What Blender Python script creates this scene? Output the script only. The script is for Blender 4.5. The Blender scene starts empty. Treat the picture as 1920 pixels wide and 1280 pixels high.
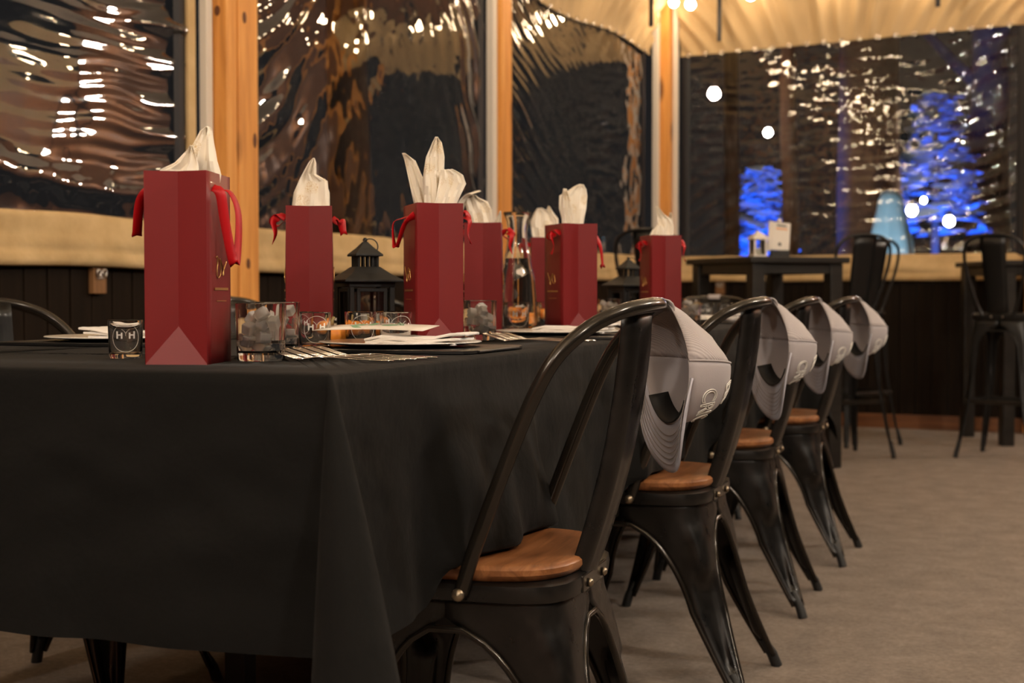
import bpy, math, random
from math import sin, cos, pi, sqrt, atan, atan2, radians
from mathutils import Vector, Matrix, noise

random.seed(7)
SC = bpy.context.scene
COL = SC.collection

# ------------------------------------------------------------------ camera
EYE = 0.865
FPX = 2667.0
PITCH = atan(88 / FPX)
cam_d = bpy.data.cameras.new('camera')
cam_d.lens = 50.0
cam_d.sensor_width = 36.0
cam_d.clip_start = 0.05
cam_d.clip_end = 200
cam_d.dof.use_dof = True
cam_d.dof.focus_distance = 2.3
cam_d.dof.aperture_fstop = 5.6
cam = bpy.data.objects.new('camera', cam_d)
cam.location = (0, 0, EYE)
cam.rotation_euler = (pi / 2 - PITCH, 0, 0)
COL.objects.link(cam)
SC.camera = cam

# ------------------------------------------------------------------ world, exposure
w = bpy.data.worlds.new('night')
w.use_nodes = True
SC.world = w
bg = w.node_tree.nodes['Background']
bg.inputs[0].default_value = (0.85, 0.80, 0.82, 1)
bg.inputs[1].default_value = 0.010
SC.view_settings.view_transform = 'Standard'
SC.view_settings.look = 'None'
SC.view_settings.exposure = 0.6
SC.view_settings.gamma = 1.0
SC.view_settings.use_curve_mapping = False
SC.cycles.max_bounces = 12
SC.cycles.transparent_max_bounces = 24
SC.cycles.transmission_bounces = 12
SC.cycles.glossy_bounces = 5
SC.cycles.diffuse_bounces = 3
SC.cycles.sample_clamp_indirect = 4.0
SC.cycles.caustics_reflective = False
SC.cycles.caustics_refractive = True
SC.cycles.blur_glossy = 0.6
BULB = 85.0        # radiance of the festoon bulbs

# ------------------------------------------------------------------ frames of reference
ROOM_O = Vector((-1.55, 4.30, 0))
ROOM_A = radians(-24.6)          # local x = into the room (s), local y = along left wall (r)
TAB_O = Vector((-0.225, 1.748, 0))
TAB_A = radians(-19.4)           # local x = outward to the right chairs, local y = along the table
TZ = 0.768

def room(s, r, z=0.0):
    return ROOM_O + Vector((s * cos(ROOM_A) - r * sin(ROOM_A), s * sin(ROOM_A) + r * cos(ROOM_A), z))

def tab(x, y, z=0.0):
    return TAB_O + Vector((x * cos(TAB_A) - y * sin(TAB_A), x * sin(TAB_A) + y * cos(TAB_A), z))

def on_table(u, depth):
    """point of the table top on the sight line through column u at the given depth"""
    return Vector(((u - 960) / FPX * depth, depth, TZ))

# ------------------------------------------------------------------ materials
MATS = {}

def principled(name, color, rough=0.5, metal=0.0, spec=0.5, coat=0.0, trans=0.0, ior=1.45, sheen=0.0, emit=None, estr=0.0):
    m = bpy.data.materials.new(name)
    m.use_nodes = True
    p = m.node_tree.nodes['Principled BSDF']
    p.inputs['Base Color'].default_value = (*color, 1)
    p.inputs['Roughness'].default_value = rough
    p.inputs['Metallic'].default_value = metal
    p.inputs['Specular IOR Level'].default_value = spec
    p.inputs['Coat Weight'].default_value = coat
    p.inputs['Transmission Weight'].default_value = trans
    p.inputs['IOR'].default_value = ior
    p.inputs['Sheen Weight'].default_value = sheen
    if emit:
        p.inputs['Emission Color'].default_value = (*emit, 1)
        p.inputs['Emission Strength'].default_value = estr
    MATS[name] = m
    return m

def nd(m, t, **kw):
    n = m.node_tree.nodes.new(t)
    for k, v in kw.items():
        if hasattr(n, k):
            setattr(n, k, v)
        else:
            n.inputs[k].default_value = v
    return n

def ln(m, a, b):
    m.node_tree.links.new(a, b)

def coords(m, scale=(1, 1, 1), kind='Object'):
    tc = nd(m, 'ShaderNodeTexCoord')
    mp = nd(m, 'ShaderNodeMapping')
    mp.inputs['Scale'].default_value = scale
    ln(m, tc.outputs[kind], mp.inputs['Vector'])
    return mp.outputs['Vector']

def ramp(m, fac, stops):
    r = nd(m, 'ShaderNodeValToRGB')
    el = r.color_ramp.elements
    el[0].position, el[0].color = stops[0][0], (*stops[0][1], 1)
    el[1].position, el[1].color = stops[-1][0], (*stops[-1][1], 1)
    for p, c in stops[1:-1]:
        e = el.new(p)
        e.color = (*c, 1)
    ln(m, fac, r.inputs['Fac'])
    return r.outputs['Color']

def noise_tex(m, vec, scale, detail=4, rough=0.6, dist=0.0):
    n = nd(m, 'ShaderNodeTexNoise')
    n.inputs['Scale'].default_value = scale
    n.inputs['Detail'].default_value = detail
    n.inputs['Roughness'].default_value = rough
    n.inputs['Distortion'].default_value = dist
    ln(m, vec, n.inputs['Vector'])
    return n.outputs['Fac']

def bump(m, fac, strength, dist=0.002):
    b = nd(m, 'ShaderNodeBump')
    b.inputs['Strength'].default_value = strength
    b.inputs['Distance'].default_value = dist
    ln(m, fac, b.inputs['Height'])
    ln(m, b.outputs['Normal'], m.node_tree.nodes['Principled BSDF'].inputs['Normal'])

def base(m):
    return m.node_tree.nodes['Principled BSDF'].inputs['Base Color']

def wood(name, dark, mid, light, rough=0.5, axis='z', coat=0.0, knots=True, scale=1.0, spec=0.5):
    m = principled(name, mid, rough, coat=coat, spec=spec)
    sc = {'x': (1.2, 16, 16), 'y': (16, 1.2, 16), 'z': (16, 16, 1.2)}[axis]
    v = coords(m, tuple(c * scale for c in sc))
    f = noise_tex(m, v, 1.0, 5, 0.6, 1.2)
    c = ramp(m, f, [(0.28, dark), (0.5, mid), (0.72, light)])
    if knots:
        vo = nd(m, 'ShaderNodeTexVoronoi')
        vo.inputs['Scale'].default_value = 1.0
        sk = {'x': (1.6, 6, 6), 'y': (6, 1.6, 6), 'z': (6, 6, 1.6)}[axis]
        ln(m, coords(m, sk), vo.inputs['Vector'])
        kf = ramp(m, vo.outputs['Distance'], [(0.07, (0, 0, 0)), (0.16, (1, 1, 1))])
        mx = nd(m, 'ShaderNodeMix', data_type='RGBA')
        ln(m, kf, mx.inputs['Factor'])
        mx.inputs['A'].default_value = (dark[0] * .35, dark[1] * .3, dark[2] * .3, 1)
        ln(m, c, mx.inputs['B'])
        c = mx.outputs['Result']
    ln(m, c, base(m))
    bump(m, f, 0.25, 0.002)
    return m

wood('pine', (0.56, 0.22, 0.045), (0.76, 0.33, 0.075), (0.85, 0.42, 0.12), 0.55)
wood('brown_timber', (0.13, 0.05, 0.02), (0.21, 0.085, 0.032), (0.28, 0.12, 0.05), 0.55, 'z', knots=False)
wood('ceiling_timber', (0.12, 0.05, 0.02), (0.20, 0.085, 0.033), (0.26, 0.12, 0.05), 0.55, 'y', knots=False)
wood('seat_wood', (0.12, 0.043, 0.014), (0.24, 0.092, 0.032), (0.36, 0.155, 0.06), 0.36, 'x', knots=False, scale=2.6)
wood('base_wood', (0.10, 0.035, 0.012), (0.17, 0.065, 0.022), (0.24, 0.10, 0.035), 0.5, 'x', knots=False)
wood('block_wood', (0.12, 0.05, 0.018), (0.25, 0.12, 0.045), (0.34, 0.17, 0.07), 0.6, 'z', knots=False)
wood('dark_plank', (0.006, 0.0034, 0.0019), (0.0115, 0.0066, 0.0036), (0.021, 0.0125, 0.007), 0.7, 'z', knots=False, spec=0.14)
wood('dark_table', (0.008, 0.007, 0.006), (0.014, 0.012, 0.010), (0.022, 0.019, 0.016), 0.4, 'x', knots=False)

m = principled('carpet', (0.2, 0.17, 0.15), 0.95, spec=0.1, sheen=0.2)
v = coords(m)
f1 = noise_tex(m, v, 420, 3, 0.7)
f2 = noise_tex(m, v, 9, 5, 0.65)
f3 = noise_tex(m, v, 70, 3, 0.7)
ad = nd(m, 'ShaderNodeMath', operation='ADD')
ln(m, f1, ad.inputs[0]); ln(m, f2, ad.inputs[1])
ad2 = nd(m, 'ShaderNodeMath', operation='ADD')
ln(m, ad.outputs[0], ad2.inputs[0]); ln(m, f3, ad2.inputs[1])
dv = nd(m, 'ShaderNodeMath', operation='DIVIDE'); dv.inputs[1].default_value = 3.0
ln(m, ad2.outputs[0], dv.inputs[0])
ln(m, ramp(m, dv.outputs[0], [(0.36, (0.125, 0.094, 0.074)), (0.5, (0.25, 0.192, 0.152)), (0.64, (0.40, 0.315, 0.25))]), base(m))
bump(m, ad.outputs[0], 0.9, 0.006)

m = principled('black_cloth', (0.022, 0.019, 0.016), 0.8, spec=0.10, sheen=0.03)
m.node_tree.nodes['Principled BSDF'].inputs['Sheen Roughness'].default_value = 0.45
v = coords(m)
f = noise_tex(m, v, 900, 2, 0.6)
ln(m, ramp(m, f, [(0.3, (0.0045, 0.0043, 0.0041)), (0.7, (0.0092, 0.0087, 0.0082))]), base(m))
bump(m, noise_tex(m, v, 9, 4, 0.55), 0.35, 0.02)

m = principled('canvas', (0.62, 0.44, 0.22), 0.8, spec=0.2)
v = coords(m)
ln(m, ramp(m, noise_tex(m, v, 6, 5, 0.6), [(0.3, (0.50, 0.34, 0.16)), (0.7, (0.68, 0.49, 0.26))]), base(m))
bump(m, noise_tex(m, v, 14, 4, 0.5), 0.5, 0.01)

m = principled('cream_drape', (0.47, 0.34, 0.19), 0.75, spec=0.2)
principled('cream_lining', (0.62, 0.54, 0.42), 0.8, spec=0.2)
m = principled('steel_black', (0.018, 0.016, 0.014), 0.36, metal=0.0, spec=0.42, coat=0.08)
v = coords(m)
f = noise_tex(m, v, 18, 5, 0.7)
rr = ramp(m, f, [(0.35, (0.26, 0.26, 0.26)), (0.7, (0.42, 0.42, 0.42))])
ln(m, rr, m.node_tree.nodes['Principled BSDF'].inputs['Roughness'])
ln(m, ramp(m, f, [(0.45, (0.0045, 0.004, 0.0036)), (0.78, (0.012, 0.0098, 0.008))]), base(m))
principled('steel_edge', (0.11, 0.085, 0.06), 0.32, metal=0.75)
principled('rail_steel', (0.030, 0.025, 0.020), 0.2, metal=0.6, spec=0.7)
principled('steel_stool', (0.006, 0.006, 0.006), 0.34, spec=0.5)
principled('knot', (0.13, 0.042, 0.014), 0.6)
principled('rubber', (0.012, 0.012, 0.012), 0.6)
principled('bolt', (0.30, 0.24, 0.17), 0.35, metal=0.9)
principled('chrome', (0.85, 0.82, 0.78), 0.10, metal=1.0)
principled('galvanised', (0.55, 0.52, 0.48), 0.3, metal=1.0)
principled('black_matte', (0.012, 0.012, 0.012), 0.5, spec=0.5)
principled('black_tape', (0.012, 0.011, 0.014), 0.5, spec=0.4)
principled('black_board', (0.006, 0.006, 0.006), 0.35)
principled('white_batten', (0.78, 0.72, 0.64), 0.5)
principled('plate_white', (0.80, 0.76, 0.70), 0.18, coat=0.3)
principled('napkin_white', (0.80, 0.76, 0.72), 0.85, spec=0.2, sheen=0.2)
principled('dark_text', (0.03, 0.025, 0.02), 0.7)
principled('orange_ink', (0.75, 0.30, 0.06), 0.7)
principled('leaf_ink', (0.20, 0.36, 0.22), 0.7)
principled('card_white', (0.78, 0.72, 0.64), 0.6)
principled('ribbon', (0.43, 0.004, 0.008), 0.45, spec=0.3)
principled('gold', (0.62, 0.36, 0.13), 0.35, metal=0.8)
principled('ghost_cloth', (0.50, 0.74, 0.90), 0.8)
principled('bark', (0.13, 0.07, 0.04), 0.9)
principled('night_ground', (0.03, 0.028, 0.025), 0.95)
principled('frost', (0.72, 0.70, 0.66), 0.7)
principled('cable', (0.01, 0.01, 0.01), 0.6)
principled('candle', (0.80, 0.74, 0.62), 0.6)
principled('stem', (0.22, 0.17, 0.07), 0.8)
m = principled('pumpkin', (0.85, 0.27, 0.03), 0.45)
m.node_tree.nodes['Principled BSDF'].inputs['Subsurface Weight'].default_value = 0.1
ln(m, ramp(m, noise_tex(m, coords(m), 60, 3), [(0.3, (0.75, 0.20, 0.02)), (0.7, (0.92, 0.36, 0.05))]), base(m))

m = principled('bag_paper', (0.165, 0.0105, 0.0115), 0.42, spec=0.32, coat=0.05)
bump(m, noise_tex(m, coords(m, (60, 60, 900)), 1.0, 2), 0.08, 0.001)

m = principled('tissue', (0.86, 0.78, 0.66), 0.85, spec=0.15)
p = m.node_tree.nodes['Principled BSDF']
tcv = coords(m, (1, 1, 1))
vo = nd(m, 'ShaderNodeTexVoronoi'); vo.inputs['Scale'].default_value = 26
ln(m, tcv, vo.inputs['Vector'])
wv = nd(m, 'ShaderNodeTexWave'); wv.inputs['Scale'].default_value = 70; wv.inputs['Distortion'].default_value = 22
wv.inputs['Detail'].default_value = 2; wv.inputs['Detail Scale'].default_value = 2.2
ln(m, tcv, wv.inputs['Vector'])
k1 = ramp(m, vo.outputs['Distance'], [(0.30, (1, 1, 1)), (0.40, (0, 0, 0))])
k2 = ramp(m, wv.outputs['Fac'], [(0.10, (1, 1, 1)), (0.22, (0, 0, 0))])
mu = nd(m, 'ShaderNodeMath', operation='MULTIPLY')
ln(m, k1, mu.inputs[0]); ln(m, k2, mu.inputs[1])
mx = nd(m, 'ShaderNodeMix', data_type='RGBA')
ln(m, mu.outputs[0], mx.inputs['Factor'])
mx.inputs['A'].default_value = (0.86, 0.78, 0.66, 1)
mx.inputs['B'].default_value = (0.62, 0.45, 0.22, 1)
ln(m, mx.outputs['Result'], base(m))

m = principled('cap_front', (0.37, 0.335, 0.34), 0.85, spec=0.15, sheen=0.2)
bump(m, noise_tex(m, coords(m), 700, 2), 0.25, 0.001)
m = principled('cap_mesh', (0.42, 0.375, 0.37), 0.85, spec=0.15, sheen=0.2)
wv = nd(m, 'ShaderNodeTexWave'); wv.inputs['Scale'].default_value = 160; wv.inputs['Distortion'].default_value = 1.0
ln(m, coords(m), wv.inputs['Vector'])
bump(m, wv.outputs['Fac'], 0.5, 0.0015)
principled('cap_brim', (0.42, 0.41, 0.46), 0.8, spec=0.2)
principled('cap_thread', (0.75, 0.72, 0.66), 0.6)
principled('cap_stitch', (0.24, 0.21, 0.20), 0.8)
principled('cap_band', (0.012, 0.012, 0.012), 0.6)

# glass and water
def glass(name, ior, rough=0.0, col=(1, 1, 1)):
    m = bpy.data.materials.new(name); m.use_nodes = True
    nt = m.node_tree
    nt.nodes.remove(nt.nodes['Principled BSDF'])
    g = nt.nodes.new('ShaderNodeBsdfGlass')
    g.inputs['IOR'].default_value = ior
    g.inputs['Roughness'].default_value = rough
    g.inputs['Color'].default_value = (*col, 1)
    nt.links.new(g.outputs[0], nt.nodes['Material Output'].inputs[0])
    MATS[name] = m
glass('glass', 1.48)
glass('water', 1.33)
principled('ice', (0.86, 0.84, 0.82), 0.18, trans=0.6, ior=1.31)

def sheet_mat(name, ior, gain, rough, tint, haze=0.0):
    m = bpy.data.materials.new(name); m.use_nodes = True
    nt = m.node_tree
    nt.nodes.remove(nt.nodes['Principled BSDF'])
    t = nt.nodes.new('ShaderNodeBsdfTransparent'); t.inputs[0].default_value = (*tint, 1)
    g = nt.nodes.new('ShaderNodeBsdfGlossy'); g.inputs['Roughness'].default_value = rough
    fr = nt.nodes.new('ShaderNodeFresnel'); fr.inputs['IOR'].default_value = ior
    mu = nt.nodes.new('ShaderNodeMath'); mu.operation = 'MULTIPLY'; mu.inputs[1].default_value = gain; mu.use_clamp = True
    mx = nt.nodes.new('ShaderNodeMixShader')
    nt.links.new(fr.outputs[0], mu.inputs[0])
    nt.links.new(mu.outputs[0], mx.inputs[0])
    hz = nt.nodes.new('ShaderNodeBsdfRefraction'); hz.inputs['IOR'].default_value = 1.12; hz.inputs['Roughness'].default_value = 0.33
    hm = nt.nodes.new('ShaderNodeMixShader'); hm.inputs[0].default_value = haze
    nt.links.new(t.outputs[0], hm.inputs[1]); nt.links.new(hz.outputs[0], hm.inputs[2])
    nt.links.new((hm if haze else t).outputs[0], mx.inputs[1])
    nt.links.new(g.outputs[0], mx.inputs[2])
    nt.links.new(mx.outputs[0], nt.nodes['Material Output'].inputs[0])
    MATS[name] = m
    return m
sheet_mat('clear_vinyl', 1.5, 2.4, 0.03, (0.92, 0.92, 0.90), 0.0)
sheet_mat('pane_glass', 1.5, 1.5, 0.01, (0.95, 0.96, 0.95))

def emis(name, col, s):
    m = bpy.data.materials.new(name); m.use_nodes = True
    nt = m.node_tree
    nt.nodes.remove(nt.nodes['Principled BSDF'])
    e = nt.nodes.new('ShaderNodeEmission')
    e.inputs[0].default_value = (*col, 1); e.inputs[1].default_value = s
    nt.links.new(e.outputs[0], nt.nodes['Material Output'].inputs[0])
    MATS[name] = m
emis('bulb_warm', (1.0, 0.74, 0.46), BULB)
emis('globe', (1.0, 0.89, 0.76), 225.0)  # emission of the added fill pendants
emis('bulb_soft', (1.0, 0.74, 0.46), 48.0)
emis('bulb_white', (1.0, 0.88, 0.78), 120.0)
emis('bulb_pink', (1.0, 0.74, 0.66), 120.0)

# ------------------------------------------------------------------ mesh helpers
class MB:
    def __init__(self):
        self.v, self.f = [], []
    def add(self, v, f):
        o = len(self.v)
        self.v += [tuple(p) for p in v]
        self.f += [tuple(i + o for i in q) for q in f]
        return self
    def box(self, cx, cy, cz, sx, sy, sz, taper=1.0):
        a, b, c = sx / 2, sy / 2, sz / 2
        v = []
        for z, k in ((-c, taper), (c, 1.0)):
            v += [(cx - a * k, cy - b * k, cz + z), (cx + a * k, cy - b * k, cz + z), (cx + a * k, cy + b * k, cz + z), (cx - a * k, cy + b * k, cz + z)]
        return self.add(v, [(3, 2, 1, 0), (4, 5, 6, 7), (0, 1, 5, 4), (1, 2, 6, 5), (2, 3, 7, 6), (3, 0, 4, 7)])
    def tube(self, pts, rad, n=8, closed=False, flat=1.0):
        pts = [Vector(p) for p in pts]
        N = len(pts)
        rads = rad if isinstance(rad, (list, tuple)) else [rad] * N
        T = []
        for i in range(N):
            a = pts[(i - 1) % N] if (closed or i > 0) else pts[i]
            b = pts[(i + 1) % N] if (closed or i < N - 1) else pts[i]
            T.append((b - a).normalized())
        up = Vector((0, 0, 1)) if abs(T[0].z) < 0.9 else Vector((1, 0, 0))
        nrm = T[0].cross(up).normalized()
        v, f = [], []
        for i in range(N):
            nrm = (nrm - T[i] * nrm.dot(T[i])).normalized()
            bn = T[i].cross(nrm)
            for j in range(n):
                a = 2 * pi * j / n
                v.append(pts[i] + nrm * (cos(a) * rads[i]) + bn * (sin(a) * rads[i] * flat))
        M = N if closed else N - 1
        for i in range(M):
            for j in range(n):
                f.append((i * n + j, i * n + (j + 1) % n, ((i + 1) % N) * n + (j + 1) % n, ((i + 1) % N) * n + j))
        if not closed:
            f.append(tuple(range(n - 1, -1, -1)))
            f.append(tuple((N - 1) * n + j for j in range(n)))
        return self.add(v, f)
    def lathe(self, prof, n=24, cx=0, cy=0, mod=None):
        v, f = [], []
        for r, z in prof:
            for j in range(n):
                a = 2 * pi * j / n
                k = mod(a) if mod else 1
                v.append((cx + r * k * cos(a), cy + r * k * sin(a), z))
        for i in range(len(prof) - 1):
            for j in range(n):
                f.append((i * n + j, i * n + (j + 1) % n, (i + 1) * n + (j + 1) % n, (i + 1) * n + j))
        if prof[0][0] > 1e-5:
            f.append(tuple(range(n - 1, -1, -1)))
        if prof[-1][0] > 1e-5:
            f.append(tuple((len(prof) - 1) * n + j for j in range(n)))
        return self.add(v, f)
    def grid(self, P, closed=False):
        """P[i][j] points"""
        R, C_ = len(P), len(P[0])
        v = [p for row in P for p in row]
        f = []
        for i in range(R - 1):
            for j in range(C_ if closed else C_ - 1):
                k = (j + 1) % C_
                f.append((i * C_ + j, i * C_ + k, (i + 1) * C_ + k, (i + 1) * C_ + j))
        return self.add(v, f)
    def xf(self, M):
        self.v = [tuple(M @ Vector(p)) for p in self.v]
        return self
    def build(self, name, mat, parent=None, smooth=False, bevel=0.0, solid=0.0, subsurf=0, auto=None, loc=None, rz=None):
        me = bpy.data.meshes.new(name)
        me.from_pydata(self.v, [], self.f)
        me.materials.append(MATS[mat])
        me.update()
        if smooth:
            me.polygons.foreach_set('use_smooth', [True] * len(me.polygons))
            if auto:
                me.set_sharp_from_angle(angle=radians(auto))
        o = bpy.data.objects.new(name, me)
        COL.objects.link(o)
        if parent:
            o.parent = parent
        if loc is not None:
            o.location = loc
        if rz is not None:
            o.rotation_euler = (0, 0, rz)
        if solid:
            s = o.modifiers.new('solid', 'SOLIDIFY'); s.thickness = abs(solid); s.offset = -1 if solid > 0 else 0
        if bevel:
            b = o.modifiers.new('bevel', 'BEVEL'); b.width = bevel; b.segments = 2; b.limit_method = 'ANGLE'
        if subsurf:
            s = o.modifiers.new('sub', 'SUBSURF'); s.levels = subsurf; s.render_levels = subsurf
        return o

def empty(name, loc=(0, 0, 0), rz=0.0):
    o = bpy.data.objects.new(name, None)
    COL.objects.link(o)
    o.location = loc
    o.rotation_euler = (0, 0, rz)
    return o

def tag(o, label=None, cat=None, group=None, kind=None):
    if label: o['label'] = label
    if cat: o['category'] = cat
    if group: o['group'] = group
    if kind: o['kind'] = kind
    return o

def copy_tree(o, parent=None):
    c = o.copy()
    COL.objects.link(c)
    c.parent = parent
    for ch in o.children:
        copy_tree(ch, c)
    return c

def smooth01(t):
    t = max(0.0, min(1.0, t))
    return t * t * (3 - 2 * t)

def catmull(pts, n=6):
    pts = [Vector(p) for p in pts]
    out = []
    for i in range(len(pts) - 1):
        p0 = pts[max(i - 1, 0)]; p1 = pts[i]; p2 = pts[i + 1]; p3 = pts[min(i + 2, len(pts) - 1)]
        for k in range(n):
            t = k / n
            out.append(0.5 * ((2 * p1) + (-p0 + p2) * t + (2 * p0 - 5 * p1 + 4 * p2 - p3) * t * t + (-p0 + 3 * p1 - 3 * p2 + p3) * t ** 3))
    out.append(pts[-1])
    return out

# ================================================================== THE SETTING
R0, RK, S1 = -7.0, 6.12, 5.2
HW = 0.96            # low plank wall
ZV = 2.52            # lower edge of the cream drapes
ZC = 3.40            # ceiling
ZD = 2.90            # top of the drapes
RO = dict(loc=ROOM_O, rz=ROOM_A)

tag(MB().box(S1 / 2, (R0 + RK) / 2, -0.02, S1 + 0.3, RK - R0 + 0.3, 0.04).build('floor', 'carpet', **RO), kind='structure')
tag(MB().box(2.0, 4.0, -0.10, 60, 60, 0.04).build('outside_ground', 'night_ground', **RO), kind='structure')
ceil_o = tag(MB().box(S1 / 2, (R0 + RK) / 2, ZC + 0.04, S1 + 0.3, RK - R0 + 0.3, 0.06).build('ceiling', 'cream_lining', **RO), kind='structure')

# wall_left: backing + planks
PW = 0.102
wl = tag(MB().box(-0.055, (R0 + RK) / 2, HW / 2, 0.03, RK - R0, HW).build('wall_left', 'black_matte', **RO), kind='structure')
pl_me = None
def planks(parent, axis, a0, a1, fixed, name='plank', mat='dark_plank'):
    global pl_me
    n = int((a1 - a0) / PW)
    for i in range(n):
        if pl_me is None:
            o = MB().box(0, 0, HW / 2, 0.022, PW - 0.006, HW - 0.004).build(name, mat, parent, bevel=0.002)
            pl_me = o.data
        else:
            o = bpy.data.objects.new(name, pl_me); COL.objects.link(o); o.parent = parent
        j = random.uniform(-0.002, 0.002)
        if axis == 'r':
            o.location = (fixed + j, a0 + (i + .5) * PW, 0)
        else:
            o.location = (a0 + (i + .5) * PW, fixed + j, 0)
            o.rotation_euler = (0, 0, pi / 2)
planks(wl, 'r', -1.0, RK - 0.02, -0.028)
wb = tag(MB().box(S1 / 2, RK + 0.055, HW / 2, S1, 0.03, HW).build('wall_back', 'black_matte', **RO), kind='structure')
planks(wb, 's', 0.02, 3.2, RK + 0.028)
tag(MB().box(S1 / 2, RK + 0.006, 0.045, S1, 0.026, 0.09).build('baseboard_back', 'base_wood', bevel=0.004, **RO), kind='structure')
tag(MB().box(0.0, (R0 + RK) / 2, 0.045, 0.026, RK - R0, 0.09).build('baseboard_left', 'base_wood', bevel=0.004, **RO), kind='structure')

# timber-clad end of the back wall, seen in the reflections, and the walls behind the camera
wt = tag(MB().box((2.62 + S1) / 2, RK + 0.05, ZC / 2 + HW / 2, S1 - 2.62, 0.03, ZC - HW).build('wall_timber', 'brown_timber', **RO), kind='structure')
bd = MB().box(0, 0, (HW + ZC) / 2, 0.135, 0.02, ZC - HW)
bo = None
for i in range(18):
    if bo is None:
        bo = bd.build('timber_board', 'brown_timber', wt, bevel=0.003); o = bo
    else:
        o = bpy.data.objects.new('timber_board', bo.data); COL.objects.link(o); o.parent = wt
    o.location = (2.69 + i * 0.14, RK + 0.025, 0)
tag(MB().box(S1 + 0.03, (R0 + RK) / 2, HW / 2, 0.05, RK - R0, HW).build('wall_right', 'dark_plank', **RO), kind='structure')
tag(MB().box(S1 / 2, R0 - 0.03, ZC / 2, S1, 0.05, ZC).build('wall_front', 'brown_timber', **RO), kind='structure')
tag(MB().box(S1 + 0.03, (R0 + RK) / 2, (ZV + ZD) / 2, 0.05, RK - R0, ZD - ZV).build('trim_1', 'cream_drape', **RO), kind='structure')
tag(MB().box(S1 + 0.03, 4.6, (HW + ZV) / 2, 0.05, 3.0, ZV - HW).build('trim_2', 'brown_timber', **RO), kind='structure')
tag(MB().box(-0.03, -2.2, (HW + ZC) / 2, 0.05, 0.2, ZC - HW).build('trim_3', 'pine', **RO), kind='structure')

tag(MB().box(1.3, RK + 0.03, (ZD + ZC) / 2, 2.6, 0.06, ZC - ZD).build('trim_8', 'ceiling_timber', **RO), kind='structure')
tag(MB().box(-0.03, (R0 + RK) / 2, (ZD + ZC) / 2, 0.06, RK - R0, ZC - ZD).build('trim_9', 'ceiling_timber', **RO), kind='structure')
# posts ------------------------------------------------------------
def post(name, boards, battens):
    e = empty(name, ROOM_O, ROOM_A)
    e['kind'] = 'structure'
    for (s0, s1, r0, r1) in boards:
        MB().box((s0 + s1) / 2, (r0 + r1) / 2, ZC / 2, s1 - s0, r1 - r0, ZC - 0.02).build('timber', 'pine', e, bevel=0.004)
    for (s0, s1, r0, r1) in battens:
        MB().box((s0 + s1) / 2, (r0 + r1) / 2, (ZC + 1.0) / 2, s1 - s0, r1 - r0, ZC - 1.0 - 0.02).build('batten', 'white_batten', e, bevel=0.002)
    return e
p4 = post('trim_4', [(0.015, 0.10, 1.02, 1.085), (0.02, 0.105, 1.088, 1.21)], [(0.012, 0.045, 0.975, 1.012)])
for (ks, kr, kz, ang, kk) in ((0.1052, 1.187, 1.44, 0, 1.3), (0.1052, 1.125, 1.885, 0, 1.0), (0.06, 1.0196, 1.895, 1, 1.0), (0.1052, 1.14, 0.98, 0, 0.9)):
    kn = MB().lathe([(0.0, 0.0), (0.013, 0.0), (0.011, 0.0008), (0.0, 0.0012)], 14)
    kn.xf(Matrix.Translation((ks, kr, kz)) @ (Matrix.Rotation(pi / 2, 4, 'Y') if not ang else Matrix.Rotation(pi / 2, 4, 'X')) @ Matrix.Diagonal((1.7 * kk if not ang else 1.0, 1.0 if not ang else 1.5, 1, 1)))
    kn.build('knot', 'knot', p4, smooth=True)
post('trim_5', [(0.015, 0.075, 3.44, 3.56)], [(0.012, 0.05, 3.38, 3.432)])
post('trim_6', [(0.03, 0.13, RK - 0.13, RK - 0.03)], [(0.035, 0.07, RK - 0.19, RK - 0.137), (0.137, 0.17, RK - 0.065, RK - 0.03)])
post('trim_7', [(2.42, 2.58, RK - 0.10, RK - 0.0)], [])

# clear vinyl windows ---------------------------------------------
def wr_noise(x, y, z=0.0):
    return noise.noise(Vector((x, y, z)))

def sheet(name, idx, axis, a0, a1, z0, z1, fn, step=0.011, zip0=True, zip1=True, wavy=False):
    """axis 'r': on the left wall (s = displacement), 's': on the back wall"""
    e = empty(name, ROOM_O, ROOM_A)
    e['kind'] = 'structure'
    na = int((a1 - a0) / step); nz = int((z1 - z0) / step)
    P = []
    for i in range(nz + 1):
        z = z0 + (z1 - z0) * i / nz
        row = []
        for j in range(na + 1):
            a = a0 + (a1 - a0) * j / na
            d = fn((a - a0), (a1 - a), z - z0, z1 - z, a, z)
            row.append((d, a, z) if axis == 'r' else (a, RK - d, z))
        P.append(row)
    MB().grid(P).build('clear_sheet', 'clear_vinyl', e, smooth=True)
    def strip(c, wd, wob):
        Q = []
        for i in range(61):
            z = z0 - 0.05 + (z1 - z0 + 0.1) * i / 60
            k = wob * (wr_noise(z * 9, c) + 0.5 * wr_noise(z * 21, c + 3))
            Q.append([(0.0, c - wd, z), (0.006, c - wd * .3, z), (0.006, c + wd * .4, z), (0.0, c + wd + k, z)])
        if axis == 's':
            Q = [[(a, RK - d - 0.004, z) for d, a, z in row] for row in Q]
        else:
            Q = [[(d + 0.004, a, z) for d, a, z in row] for row in Q]
        MB().grid(Q).build('zip_strip', 'black_tape', e, solid=-0.003)
    if zip0: strip(a0 + 0.03, 0.032, 0.0)
    if zip1: strip(a1 - 0.03, 0.032, 0.0)
    return e

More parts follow.
